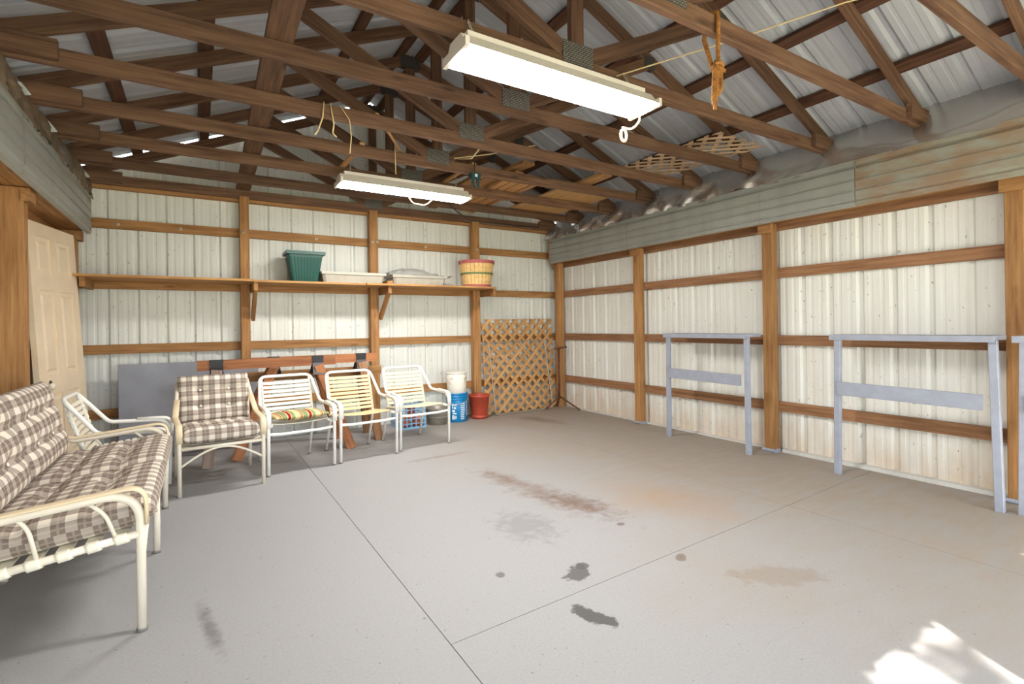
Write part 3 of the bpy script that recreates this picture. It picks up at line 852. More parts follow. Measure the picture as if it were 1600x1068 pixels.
# ------------------------------------------------------------------ pillows
def pillow(name, w_, d_, t_, mat, parent, buttons=(), creases=(), nx=36, ny=36, edge=7.0, seed=0.0, wob=0.006):
    def prof(u): return max(0.0, 1 - abs(u) ** edge) ** 0.5
    us = []
    def dist(n):
        out = []
        for i in range(n + 1):
            f = i / n * 2 - 1
            out.append(math.copysign(1 - (1 - abs(f)) ** 1.6, f))
        return out
    ux, uy = dist(nx), dist(ny)
    def h(u, v):
        x, y = u * w_ / 2, v * d_ / 2
        z = t_ / 2 * prof(u) * prof(v)
        k_ = prof(u) * prof(v)
        for bx_, by_ in buttons: z -= k_ * t_ * 0.34 * math.exp(-((x - bx_) ** 2 + (y - by_) ** 2) / (0.045 ** 2))
        for cy_ in creases: z -= k_ * t_ * 0.16 * math.exp(-((y - cy_) / 0.022) ** 2)
        z += k_ * wob * noise.noise(Vector((x * 9 + seed, y * 9, seed)))
        return z
    vs, uvs, fs = [], [], []
    ax = [0.0]
    for i in range(nx): ax.append(ax[-1] + math.hypot((ux[i + 1] - ux[i]) * w_ / 2, (prof(ux[i + 1]) - prof(ux[i])) * t_ / 2))
    ay = [0.0]
    for j in range(ny): ay.append(ay[-1] + math.hypot((uy[j + 1] - uy[j]) * d_ / 2, (prof(uy[j + 1]) - prof(uy[j])) * t_ / 2))
    for top in (1, -1):
        for i in range(nx + 1):
            for j in range(ny + 1):
                z = h(ux[i], uy[j]) if top == 1 else -t_ / 2 * prof(ux[i]) * prof(uy[j])
                e = 1 + 0.012 * noise.noise(Vector((ux[i] * 3 + seed, uy[j] * 3, 7)))
                vs.append((ux[i] * w_ / 2 * e, uy[j] * d_ / 2 * e, z))
                uvs.append((ax[i], ay[j] if top == 1 else -ay[j]))
    K = (nx + 1) * (ny + 1)
    for i in range(nx):
        for j in range(ny):
            a = i * (ny + 1) + j
            fs.append((a, a + ny + 1, a + ny + 2, a + 1))
            fs.append((K + a, K + a + 1, K + a + ny + 2, K + a + ny + 1))
    me = mesh(name, vs, fs)
    uvl = me.uv_layers.new(name='UVMap')
    for lp in me.loops: uvl.data[lp.index].uv = uvs[lp.vertex_index]
    o = link(name, me, parent, mat, True)
    return o

def button(parent, x, y, z):
    o = lathe('button', [(0.0005, 0.005), (0.006, 0.0045), (0.009, 0.002), (0.009, 0.0)], 'strap_white', parent, 12); o.location = (x, y, z); return o

# ------------------------------------------------------------------ strap chairs
def strap_mesh(w_, width, wrap=0.011):
    """flat vinyl strap along x, wrapping down over the tube at both ends"""
    xs_ = [-w_ / 2 - wrap, -w_ / 2 - wrap, -w_ / 2 + 0.0, -w_ / 2 + 0.012] + [(-w_ / 2 + 0.012) + (w_ - 0.024) * i / 6 for i in range(1, 6)] + [w_ / 2 - 0.012, w_ / 2, w_ / 2 + wrap, w_ / 2 + wrap]
    vs, fs = [], []
    n = len(xs_)
    for i, x_ in enumerate(xs_):
        z = {0: -0.018, 1: -0.003, n - 1: -0.018, n - 2: -0.003}.get(i, 0.008 if i in (2, n - 3) else 0.004 - 0.012 * (1 - (2 * x_ / w_) ** 2))
        for y_, dz in ((-width / 2, 0), (width / 2, 0), (width / 2, -0.004), (-width / 2, -0.004)): vs.append((x_ * (1 if dz == 0 else 0.985), y_, z + dz))
    for i in range(n - 1):
        for q in range(4): fs.append((i * 4 + q, (i + 1) * 4 + q, (i + 1) * 4 + (q + 1) % 4, i * 4 + (q + 1) % 4))
    fs += [(3, 2, 1, 0), (n * 4 - 4, n * 4 - 3, n * 4 - 2, n * 4 - 1)]
    return mesh('strap', vs, fs)

def strap_chair(name, frame, strap, label):
    t = empty(name, label=label, cat='chair', group='white tube chairs with vinyl straps')
    W2, r = 0.262, 0.0135
    half = [(W2, -0.285, 0), (W2, -0.30, 0.505), (W2 - 0.012, 0.07, 0.525), (W2 - 0.045, 0.245, 0.755)]
    pts = half + [(-a, b, c) for a, b, c in reversed(half)]
    tube('arm_and_back_tube', fillet(pts, [0, 0.11, 0.07, 0.07, 0.07, 0.07, 0.11, 0], 8), r, frame, t, seg=12)
    for s in (-1, 1):
        cap = fillet([(s * W2, -0.30, 0.38), (s * W2, -0.305, 0.512), (s * (W2 - 0.004), -0.09, 0.524)], 0.11, 8)
        tube('arm_cap', [Vector(p) + Vector((0, -0.004, 0.006)) for p in cap], 0.021, frame, t, seg=10, rz=0.012, upv=(0, -1, 0))
        tube('rear_leg', [(s * 0.205, 0.235, 0.735), (s * 0.205, 0.13, 0.36), (s * 0.212, 0.275, 0)], 0.012, frame, t, rad=0.05)
        tube('seat_rail', [(s * (W2 - 0.004), -0.285, 0.385), (s * 0.225, -0.24, 0.392), (s * 0.212, 0.135, 0.355)], 0.012, frame, t, rad=0.04)
        for y_ in (-0.285, 0.275):
            tube('foot', [(s * (W2 if y_ < 0 else 0.212), y_, 0), (s * (W2 if y_ < 0 else 0.212), y_, 0.012)], 0.0155, 'foot', t, seg=10)
    tube('front_rail', [(-W2, -0.287, 0.335), (-0.16, -0.265, 0.322), (0.16, -0.265, 0.322), (W2, -0.287, 0.335)], 0.0115, frame, t, rad=0.12)
    ms = strap_mesh(0.41, 0.025)
    ms.materials.append(MAT[strap])
    for i in range(9):
        f = (i + 0.5) / 9.4
        o = link('back_strap', ms, t)
        y_, z_ = 0.137 + 0.098 * f + 0.0, 0.385 + 0.345 * f
        a = math.atan2(0.345, 0.098)
        o.matrix_local = Matrix.Translation((0, y_ - 0.010, z_)) @ Matrix.Rotation(a, 4, 'X')
    for i in range(10):
        f = i / 9
        o = link('seat_strap', ms, t)
        o.matrix_local = Matrix.Translation((0, -0.245 + 0.37 * f, 0.404 - 0.036 * f)) @ Matrix.Rotation(-0.095, 4, 'X')
        o.scale = (1.05, 1, 1)
    return t
def put(t, x, y, rz): t.location = (x, y, 0); t.rotation_euler = (0, 0, rz)
c4 = strap_chair('strap_chair', 'white_tube', 'strap_cream', 'cream-strapped armchair in front of the blue crate, beside the buckets'); put(c4, 1.853, 4.955, math.radians(5))
c3 = strap_chair('strap_chair', 'white_tube', 'strap_yellow', 'yellowed strap armchair between the striped-cushion chair and the chair by the crate'); put(c3, 1.268, 4.845, math.radians(6))
c2 = strap_chair('strap_chair', 'white_tube', 'strap_white', 'white strap armchair holding the red and green striped cushion'); put(c2, 0.690, 4.775, math.radians(6))
c1 = copy_tree(c2); c1['label'] = 'white strap armchair in the corner, behind the plaid bench, facing the far wall of benches'; put(c1, -0.492, 4.40, math.radians(90))
cs = empty('striped_cushion', (0.715, 4.70, 0.428), math.radians(6), label='red, green and cream striped seat cushion on the white strap chair', cat='cushion')
p_ = pillow('pad', 0.43, 0.40, 0.075, 'striped', cs, edge=3.0, seed=3); p_.rotation_euler = (-0.06, 0, 0)
p_.location = (0, 0, 0.012)

# ------------------------------------------------------------------ plaid chair and plaid bench (same set)
def cushion(name, w_, loc, rz, seat_d, back_h, seat_tilt, back_tilt, label, group, z_seat, y_front, y_back, seed):
    t = empty(name, loc, rz, label=label, cat='cushion', group=group)
    bs = [(sx * w_ * 0.2, sy * seat_d * 0.18) for sx in (-1, 1) for sy in (-1, 1)]
    st = pillow('seat_pad', w_, seat_d, 0.125, 'plaid', t, bs, (-seat_d * 0.18, seat_d * 0.18), seed=seed, edge=11.0)
    st.matrix_local = Matrix.Translation((0, y_front + seat_d / 2, z_seat)) @ Matrix.Rotation(-seat_tilt, 4, 'X')
    for bx_, by_ in bs: button(st, bx_, by_, 0.024)
    bb = [(sx * w_ * 0.2, sy * back_h * 0.17) for sx in (-1, 1) for sy in (-1, 1)]
    bk_ = pillow('back_pad', w_, back_h, 0.105, 'plaid', t, bb, (-back_h * 0.17, back_h * 0.17), seed=seed + 5)
    a = math.pi / 2 - back_tilt
    bk_.matrix_local = Matrix.Translation((0, y_back, z_seat + 0.035 + back_h / 2 * math.cos(back_tilt))) @ Matrix.Rotation(a, 4, 'X')
    for bx_, by_ in bb: button(bk_, bx_, by_, 0.022)
    return t

# chair with plaid cushion, faces the camera
pc = empty('cushion_chair', (0.116, 4.615, 0), math.radians(4), label='cream tube armchair with an arched front brace, holding a plaid cushion', cat='chair')
W2 = 0.27
for s in (-1, 1):
    tube('arm_tube', fillet([(s * W2, -0.325, 0), (s * W2, -0.335, 0.49), (s * (W2 + 0.008), 0.05, 0.50), (s * (W2 - 0.02), 0.30, 0.755)], [0, 0.10, 0.09, 0], 8), 0.0145, 'cream_tube', pc, seg=12)
    cap = fillet([(s * W2, -0.345, 0.38), (s * W2, -0.348, 0.50), (s * (W2 + 0.008), 0.04, 0.51), (s * (W2 - 0.01), 0.17, 0.63)], [0, 0.10, 0.09, 0], 8)
    tube('arm_cap', cap, 0.0215, 'arm_tan', pc, seg=12, rz=0.009, upv=(0, -1, 0))
    tube('rear_leg', [(s * (W2 - 0.01), 0.20, 0.36), (s * W2, 0.315, 0)], 0.0135, 'cream_tube', pc)
    tube('side_rail', [(s * W2, -0.33, 0.335), (s * (W2 - 0.01), 0.24, 0.30)], 0.0125, 'cream_tube', pc)
    tube('back_upright', [(s * (W2 - 0.02), 0.21, 0.30), (s * (W2 - 0.02), 0.30, 0.755)], 0.012, 'cream_tube', pc)
tube('back_rail', [(-W2 + 0.02, 0.30, 0.75), (W2 - 0.02, 0.30, 0.75)], 0.0125, 'cream_tube', pc)
tube('front_rail', [(-W2, -0.33, 0.335), (W2, -0.33, 0.335)], 0.0125, 'cream_tube', pc)
tube('rear_rail', [(-W2, 0.22, 0.305), (W2, 0.22, 0.305)], 0.0125, 'cream_tube', pc)
tube('arched_brace', [(-W2 + 2 * W2 * i / 20, -0.33, 0.205 + 0.118 * math.sin(math.pi * i / 20)) for i in range(21)], 0.008, 'cream_tube', pc, seg=8)
for i in range(5):
    yy = -0.26 + 0.11 * i
    o = link('seat_strap', strap_mesh(0.53, 0.05), pc, 'strap_white'); o.location = (0, yy, 0.342 - 0.005 * i)
cushion('chair_cushion', 0.50, (0.116, 4.615, 0), math.radians(4), 0.56, 0.375, 0.05, 0.22, 'brown and cream plaid cushion on the single cream armchair', 'plaid tufted cushions', 0.408, -0.355, 0.225, 1.0)

# bench
bn = empty('garden_bench', (-0.5, 3.27, 0), label='cream tube two-seat bench with plaid cushions along the near wall', cat='bench')
def B(x, y, z): return (x + 0.5, y - 3.27, z)
for y in (2.47, 4.07):
    tube('arm_tube', fillet([B(-0.205, y, 0), B(-0.205, y, 0.555), B(-0.70, y, 0.505), B(-0.86, y, 0.84)], [0, 0.12, 0.10, 0], 10), 0.0165, 'cream_tube', bn, seg=14)
    cap = fillet([B(-0.185, y, 0.42), B(-0.188, y, 0.572), B(-0.70, y, 0.523), B(-0.76, y, 0.62)], [0, 0.125, 0.09, 0], 10)
    tube('arm_cap', cap, 0.026, 'arm_tan', bn, seg=12, rz=0.008, upv=(1, 0, 0))
    tube('side_rail', [B(-0.205, y, 0.385), B(-0.745, y, 0.31)], 0.0155, 'cream_tube', bn, seg=12)
    tube('rear_leg', [B(-0.72, y, 0.33), B(-0.80, y, 0)], 0.0155, 'cream_tube', bn, seg=12)
    tube('back_upright', [B(-0.735, y, 0.315), B(-0.86, y, 0.84)], 0.0145, 'cream_tube', bn)
    for xa, xb in ((-0.36, -0.30), (-0.58, -0.53)):
        tube('arm_rod', [B(xa - 0.01, y, 0.535), B(xa + 0.045, y, 0.48), B(xb + 0.02, y, 0.375 - (0.025 if xa < -0.5 else 0))], 0.0075, 'cream_tube', bn, rad=0.12, seg=8)
    for i in range(6):
        xx = -0.265 - 0.085 * i
        z = 0.385 - 0.139 * (-0.205 - xx)
        tube('strap_loop', [B(xx + 0.02, y, z + 0.003), B(xx + 0.012, y, z), B(xx - 0.012, y, z - 0.003), B(xx - 0.02, y, z - 0.006)], 0.0215, 'strap_white', bn, seg=12)
for x_ in (-0.205, -0.80):
    for y in (2.47, 3.29, 4.07):
        tube('foot', [B(x_, y, 0), B(x_, y, 0.014)], 0.0185, 'foot', bn, seg=12)
for x_, zt in ((-0.205, 0.375),):
    tube('leg', [B(x_, 3.29, 0), B(x_, 3.29, zt)], 0.0165, 'cream_tube', bn, seg=12)
tube('leg', [B(-0.80, 3.29, 0), B(-0.72, 3.29, 0.33)], 0.0165, 'cream_tube', bn, seg=12)
tube('cross_rail', [B(-0.205, 3.29, 0.26), B(-0.735, 3.29, 0.24)], 0.0115, 'cream_tube', bn)
tube('cross_rail', [B(-0.205, 3.29, 0.385), B(-0.745, 3.29, 0.31)], 0.0145, 'cream_tube', bn)
tube('front_rail', [B(-0.205, 2.47, 0.382), B(-0.205, 4.07, 0.382)], 0.0145, 'cream_tube', bn)
tube('rear_rail', [B(-0.745, 2.47, 0.312), B(-0.745, 4.07, 0.312)], 0.0145, 'cream_tube', bn)
tube('top_rail', [B(-0.86, 2.47, 0.835), B(-0.86, 4.07, 0.835)], 0.0145, 'cream_tube', bn)
for y0, y1 in ((2.47, 3.29), (3.29, 4.07)):
    tube('arched_brace', [B(-0.205, y0 + (y1 - y0) * i / 20, 0.22 + 0.145 * math.sin(math.pi * i / 20)) for i in range(21)], 0.009, 'cream_tube', bn, seg=8)
for i in range(6):
    xx = -0.265 - 0.085 * i
    z = 0.385 - 0.139 * (-0.205 - xx)
    o = box('seat_strap', B(xx - 0.024, 2.47, z + 0.012), B(xx + 0.024, 4.07, z + 0.017), 'strap_white', bn)
for i in range(5):
    f = 0.2 + 0.16 * i
    box('back_strap', B(-0.735 - 0.125 * f - 0.008, 2.47, 0.315 + 0.525 * f - 0.024), B(-0.735 - 0.125 * f - 0.003, 4.07, 0.315 + 0.525 * f + 0.024), 'strap_white', bn)
# local frame of cushion: x along the bench, front at -y -> rotated to face +x
for yc, lab, sd in ((2.875, 'plaid cushion on the bench seat nearer the camera', 11.0), (3.675, 'plaid cushion on the bench seat farther from the camera', 21.0)):
    cushion('bench_cushion', 0.775, (-0.5, yc, 0), math.radians(90), 0.62, 0.44, 0.12, 0.24, lab, 'plaid tufted cushions', 0.425, -0.345, 0.255, sd)

# ------------------------------------------------------------------ sawhorses and sheet behind the chairs
def sawhorse(x0, x1, y, bx_, feet, label, wm):
    t = empty('sawhorse', ((x0 + x1) / 2, y, 0), label=label, cat='sawhorse', group='wooden sawhorses with black brackets')
    under(box('rail', (x0, y - 0.019, 0.815), (x1, y + 0.019, 0.905), 'saw_wood', None), t)
    for i, xb_ in enumerate(bx_):
        # folded steel bracket: two flared plates
        for s in (-1, 1):
            vs = [(xb_ - 0.055, y + s * 0.022, 0.908), (xb_ + 0.055, y + s * 0.022, 0.908), (xb_ + 0.05, y + s * 0.022, 0.84), (xb_ - 0.05, y + s * 0.022, 0.84),
                  (xb_ + 0.058, y + s * 0.095, 0.73), (xb_ - 0.058, y + s * 0.095, 0.73)]
            vs += [(a, b + s * 0.006, c) for a, b, c in vs]
            fs = [(0, 1, 2, 3), (3, 2, 4, 5), (6, 9, 8, 7), (9, 11, 10, 8), (0, 6, 7, 1), (5, 4, 10, 11), (0, 3, 9, 6), (3, 5, 11, 9), (1, 7, 8, 2), (2, 8, 10, 4)]
            br_ = link('bracket', mesh('bracket', vs, fs), None, 'black_steel'); under(br_, t)
            br_.data.materials[0] = MAT['black_steel']
        fx, fy = feet[i]
        under(beam('leg', (fx, fy, 0), (xb_, y - 0.055, 0.86 - 0.045), 0.038, 0.088, wm[i], None, upv=(0, 1, 0)), t)
        under(beam('leg', (fx, 2 * y - fy, 0), (xb_, y + 0.055, 0.86 - 0.045), 0.038, 0.088, wm[i], None, upv=(0, 1, 0)), t)
    return t
s1 = sawhorse(-0.02, 1.17, 5.31, (0.13, 1.00), ((0.045, 5.01), (1.26, 5.05)), 'sawhorse standing right behind the plaid chair and the striped-cushion chair', ('grey_wood', 'saw_wood'))
s2 = sawhorse(0.42, 1.64, 5.47, (0.62, 1.47), ((0.27, 5.16), (1.60, 5.25)), 'sawhorse farther back, its rail end poking out by the crate chair', ('saw_wood', 'wall_wood_red'))
o = box('loose_plank', (0.30, 5.612, 0.66), (1.74, 5.632, 0.755), 'lumber'); tag(o, 'rough-edged plank propped behind the sawhorses below their rails', 'plank')
lp = empty('painted_sheet', (-0.06, 5.8, 0), label='slate-grey painted plywood sheet leaning against the back wall', cat='plywood sheet')
o = beam('sheet', (-0.06, 5.835, 0.0), (-0.06, 5.885, 0.872), 0.012, 1.16, 'panel_grey', None, upv=(0, 1, 0)); under(o, lp)
o = beam('edge_batten', (-0.60, 5.852, 0.01), (-0.60, 5.901, 0.865), 0.018, 0.04, 'panel_grey', None, upv=(0, 1, 0)); under(o, lp)

# ------------------------------------------------------------------ crate, tub, buckets, pot
def crate():
    t = empty('milk_crate', (2.10, 5.74, 0), label='pale blue plastic crate of clay pots under the end chair', cat='crate')
    L, Hh = 0.30, 0.285; h = L / 2; w_ = 0.006
    def wall(i):
        bx = []
        for q in range(6):
            x_ = -h + (L - 0.016) * q / 5
            bx.append(((x_, -h, 0.0), (x_ + (0.016 if q in (0, 5) else 0.010), -h + w_, Hh)))
        for q in range(6):
            z_ = (Hh - 0.016) * q / 5
            bx.append(((-h, -h - 0.001, z_), (h, -h + w_, z_ + (0.022 if q in (0, 5) else 0.010))))
        o = join_boxes('side_grid', bx, 'crate_blue', t); o.rotation_euler = (0, 0, math.pi / 2 * i)
    for i in range(4): wall(i)
    join_boxes('base_grid', [((-h, -h + L * q / 6, 0.002), (h, -h + L * q / 6 + 0.012, 0.010)) for q in range(7)] + [((-h + L * q / 6, -h, 0.002), (-h + L * q / 6 + 0.012, h, 0.0101)) for q in range(7)], 'crate_blue', t)
    return t
cr_ = crate(); cr_.rotation_euler = (0, 0, math.radians(4))
for dx, dy, z0, lab in ((-0.072, -0.07, 0.012, 'terracotta pot low in the blue crate, nearer the sawhorse'), (0.07, -0.072, 0.012, 'terracotta pot low in the blue crate, nearer the metal tub'), (0.0, -0.06, 0.142, 'terracotta pot resting on top of the two in the blue crate')):
    p_ = empty('clay_pot', (2.10 + dx, 5.74 + dy, z0), cat='flower pot', group='clay pots in the blue crate', label=lab)
    lathe('body', [(0.001, 0.0), (0.042, 0.0), (0.056, 0.095), (0.052, 0.095), (0.039, 0.006), (0.001, 0.006)], 'terracotta_clay', p_, 20)
    lathe('rim', [(0.056, 0.09), (0.064, 0.09), (0.065, 0.125), (0.059, 0.125), (0.055, 0.09)], 'terracotta_clay', p_, 20)

tb = empty('metal_tub', (2.455, 5.715, 0), label='dull galvanised tub between the blue crate and the blue bucket', cat='tub')
lathe('body', [(0.001, 0.0), (0.115, 0.0), (0.122, 0.006), (0.148, 0.19), (0.152, 0.198), (0.149, 0.204), (0.144, 0.198), (0.118, 0.008), (0.001, 0.008)], 'galv', tb, 32)
lathe('band', [(0.1325, 0.085), (0.136, 0.088), (0.1365, 0.098), (0.134, 0.101)], 'galv', tb, 32)
for s in (-1, 1):
    o = tube('handle', [(s * 0.146, -0.035, 0.16), (s * 0.172, -0.03, 0.145), (s * 0.172, 0.03, 0.145), (s * 0.146, 0.035, 0.16)], 0.004, 'galv', tb, rad=0.015, seg=6); o.rotation_euler = (0, 0, 0.9)

def bucket(loc, r0, r1, h, mat, label, prints=False, rz=0.0):
    t = empty('bucket', loc, rz, label=label, cat='bucket')
    rr = lambda z: r0 + (r1 - r0) * z / h
    lathe('body', [(0.001, 0.0), (r0 - 0.006, 0.0), (r0, 0.006), (rr(h - 0.002), h - 0.002), (rr(h) - 0.004, h), (r0 - 0.006, 0.012), (0.001, 0.012)], mat, t, 40)
    for z in ((h - 0.075, h - 0.045, h - 0.012) if prints else (h - 0.012,)):
        lathe('rim_ring', [(rr(z) - 0.001, z - 0.005), (rr(z) + 0.006, z - 0.004), (rr(z) + 0.006, z + 0.005), (rr(z) - 0.001, z + 0.006)], mat, t, 40)
    if prints:
        def patch(a0, a1, z0, z1):
            vs, fs = [], []
            n = 4
            for i in range(n + 1):
                a = a0 + (a1 - a0) * i / n
                for z in (z0, z1): vs.append(((rr(z) + 0.0008) * math.cos(a), (rr(z) + 0.0008) * math.sin(a), z))
            for i in range(n): fs.append((2 * i, 2 * i + 2, 2 * i + 3, 2 * i + 1))
            link('print', mesh('print', vs, fs), t, 'print_white')
        A = -math.pi / 2 - 0.45
        # big sideways mark
        patch(A - 0.52, A - 0.02, 0.205, 0.228); patch(A - 0.48, A - 0.36, 0.17, 0.205); patch(A - 0.30, A - 0.10, 0.165, 0.19)
        patch(A - 0.50, A - 0.20, 0.125, 0.155); patch(A - 0.44, A - 0.04, 0.10, 0.118)
        patch(A - 0.50, A - 0.34, 0.035, 0.09); patch(A - 0.30, A - 0.20, 0.035, 0.085); patch(A - 0.16, A - 0.06, 0.045, 0.08)
        # column of small lines
        rnd = random.Random(4)
        for i in range(9):
            z = 0.235 - 0.0235 * i
            patch(A + 0.36, A + 0.36 + 0.50 - 0.1 * rnd.random(), z - 0.012, z)
        for i in range(6):
            z = 0.245 - 0.03 * i
            patch(A + 1.05, A + 1.25, z - 0.02, z)
        # wire bail resting against the side
        pts = []
        for i in range(17):
            a = -math.pi / 2 - 0.45 - 1.45 + 2.9 * i / 16
            z = h - 0.06 - 0.07 * math.sin(math.pi * i / 16)
            pts.append(((rr(z) + 0.010) * math.cos(a), (rr(z) + 0.010) * math.sin(a), z))
        tube('bail', pts, 0.0022, 'wire', t, seg=6)
    return t
bucket((2.735, 5.745, 0), 0.122, 0.136, 0.355, 'blue_plastic', 'bright blue plastic bucket with white print, below the white one', True)
wb_ = bucket((2.735, 5.745, 0.322), 0.118, 0.130, 0.29, 'dirty_white', 'dirty white plastic bucket stacked in the blue bucket')
pot = empty('plant_pot', (3.045, 5.735, 0), label='large brick-red plastic plant pot with a saucer beside the blue bucket', cat='plant pot')
lathe('body', [(0.001, 0.012), (0.098, 0.012), (0.100, 0.02), (0.131, 0.275), (0.137, 0.278), (0.137, 0.305), (0.131, 0.305), (0.127, 0.28), (0.096, 0.03), (0.001, 0.03)], 'terracotta', pot, 36)
lathe('saucer', [(0.001, 0.0), (0.092, 0.0), (0.110, 0.048), (0.106, 0.048), (0.09, 0.006), (0.001, 0.006)], 'terracotta', pot, 36)

# ------------------------------------------------------------------ lattice panels
def lattice(name, W_, H_, pitch, sw, st, mat, **kw):
    """diagonal lattice in local x (width), z (height); slats clipped to the rectangle, two layers"""
    t = empty(name, **kw)
    for layer, sg in ((0, 1), (1, -1)):
        c = -H_ if sg == 1 else 0.0
        k0 = math.ceil((-H_ if sg == 1 else 0) / pitch); k1 = math.floor((W_ if sg == 1 else W_ + H_) / pitch)
        for q in range(k0, k1 + 1):
            off = q * pitch + pitch * 0.25
            # strip |x - off - sg*z| <= sw/sqrt2*... clipped to the rectangle
            hw = sw / 2 * math.sqrt(2)
            poly = [(off - hw - sg * 9, -9.0), (off + hw - sg * 9, -9.0), (off + hw + sg * 9, 9.0), (off - hw + sg * 9, 9.0)]
            for ax, lim, keep in ((0, 0.0, 1), (0, W_, -1), (1, 0.0, 1), (1, H_, -1)):
                out = []
                for p0, p1 in zip(poly, poly[1:] + poly[:1]):
                    d0, d1 = (p0[ax] - lim) * keep, (p1[ax] - lim) * keep
                    if d0 >= 0: out.append(p0)
                    if (d0 >= 0) != (d1 >= 0):
                        f = d0 / (d0 - d1); out.append((p0[0] + (p1[0] - p0[0]) * f, p0[1] + (p1[1] - p0[1]) * f))
                poly = out
                if len(poly) < 3: break
            if len(poly) < 3: continue
            cx_ = sum(p[0] for p in poly) / len(poly); cz_ = sum(p[1] for p in poly) / len(poly)
            d_ = 1 / math.sqrt(2)
            # local x along the slat
            loc2 = [((x_ - cx_) * sg * d_ + (z_ - cz_) * d_, -(x_ - cx_) * d_ + sg * (z_ - cz_) * d_) for x_, z_ in poly]
            n = len(loc2)
            vs = [(a_, -st / 2, b_) for a_, b_ in loc2] + [(a_, st / 2, b_) for a_, b_ in loc2]
            fs = [tuple(range(n)), tuple(range(2 * n - 1, n - 1, -1))] + [(i, n + i, n + (i + 1) % n, (i + 1) % n) for i in range(n)]
            o = link('slat', mesh('slat', vs, fs), t, mat)
            ang = math.atan2(d_, sg * d_)
            m_ = Matrix(((sg * d_, 0, -d_), (0, 1, 0), (d_, 0, sg * d_))).to_4x4(); m_.translation = (cx_ - W_ / 2, layer * st, cz_)
            o.matrix_local = m_
    return t
la = lattice('lattice_panel', 1.16, 1.275, 0.146, 0.040, 0.008, 'lattice', label='tan diagonal wood lattice panel leaning in the back corner', cat='lattice panel')
la.matrix_world = Matrix.Translation((3.80, 5.875, 0.0)) @ Matrix.Rotation(-0.075, 4, 'X')
lb = lattice('lattice_panel', 0.62, 1.15, 0.15, 0.034, 0.007, 'lattice_pale', label='pale lattice piece lying overhead across the truss chords', cat='lattice panel')
lb.matrix_world = Matrix.Translation((3.80, 2.50, 2.68)) @ Matrix.Rotation(-math.pi / 2 + 0.02, 4, 'X')

wfm = empty('rod_frame', (3.76, 5.80, 0), label='thin bent metal rod frame leaning on the lattice panel', cat='rod frame')
under(tube('rod', [(3.30, 5.755, 0.012), (3.25, 5.838, 0.955), (4.155, 5.838, 0.965), (4.225, 5.762, 0.09), (4.05, 5.755, 0.012)], 0.0075, 'wire', None, rad=0.03, closed=True, seg=8), wfm)

st_ = empty('pipe_stand', (4.335, 5.74, 0), label='rusty iron pipe stand with a crossbar in the back corner', cat='pipe stand')
tube('pole', [(0, 0, 0.13), (0.0, 0.0, 0.855)], 0.016, 'rust_iron', st_)
tube('crossbar', [(-0.10, -0.03, 0.845), (0.115, -0.03, 0.862)], 0.012, 'rust_iron', st_)
for dx, dy in ((-0.235, 0.0), (0.10, -0.33), (0.06, 0.14)):
    tube('leg', [(0, 0, 0.17), (dx, dy, 0.010)], 0.011, 'rust_iron', st_)

# ------------------------------------------------------------------ things stored overhead
o = box('plywood_board', (3.28, 4.16, 2.631), (4.02, 5.62, 2.646), 'plywood'); tag(o, 'tan plywood board lying across the truss chords near the eave', 'plywood board')
rnd = random.Random(3)
xcur = 2.30
lab = ['stored board lying on the chords, outermost from the plywood', 'stored board overhead, second from the outer side', 'stored board overhead, third from the outer side', 'stored board overhead, fourth from the outer side',
       'stored board overhead, fifth from the outer side', 'stored board overhead, sixth from the outer side', 'stored board overhead next to the dark gap by the plywood']
for i in range(7):
    wd = rnd.choice((0.09, 0.09, 0.12, 0.07))
    z = 2.631 + 0.001 + (0.03 if i == 2 else 0)
    o = box('stored_board', (xcur, 4.02 + rnd.random() * 0.3, z), (xcur + wd, 5.45 + rnd.random() * 0.35, z + 0.022 + 0.012 * rnd.random()), 'lumber')
    o.rotation_euler.z += 0.02 * (rnd.random() - 0.5)
    tag(o, lab[i], 'board', 'boards stored on the truss chords')
    xcur += wd + 0.012
lab2 = ['short board stacked on edge above the stored boards', 'board stacked atop the stored lumber, tilted toward the eave']
for i, (xa, ya, yb, zz, rz) in enumerate(((2.55, 3.95, 4.9, 2.70, 0.10), (3.40, 3.74, 4.9, 2.648, -0.04))):
    o = box('stacked_board', (xa, ya, zz), (xa + 0.14, yb, zz + 0.03), 'lumber'); o.rotation_euler.z += rz; tag(o, lab2[i], 'board', 'boards stored on the truss chords')
tool = empty('power_tool', (2.10, 3.93, 2.48), label='dark teal tool hanging from a chord beyond the farther light', cat='tool')
join_boxes('body', [((-0.045, 0.02, 0.0), (0.045, 0.06, 0.055))], 'teal_tool', tool)
join_boxes('prongs', [((-0.035, 0.03, -0.06), (-0.015, 0.05, 0.0)), ((0.015, 0.03, -0.07), (0.035, 0.05, 0.0))], 'teal_tool', tool)
box('badge', (-0.012, 0.017, 0.02), (0.012, 0.0205, 0.045), 'print_white', tool)
tube('hanger', [(0, 0.045, 0.05), (0, 0.045, 0.16)], 0.006, 'dark_cord', tool)

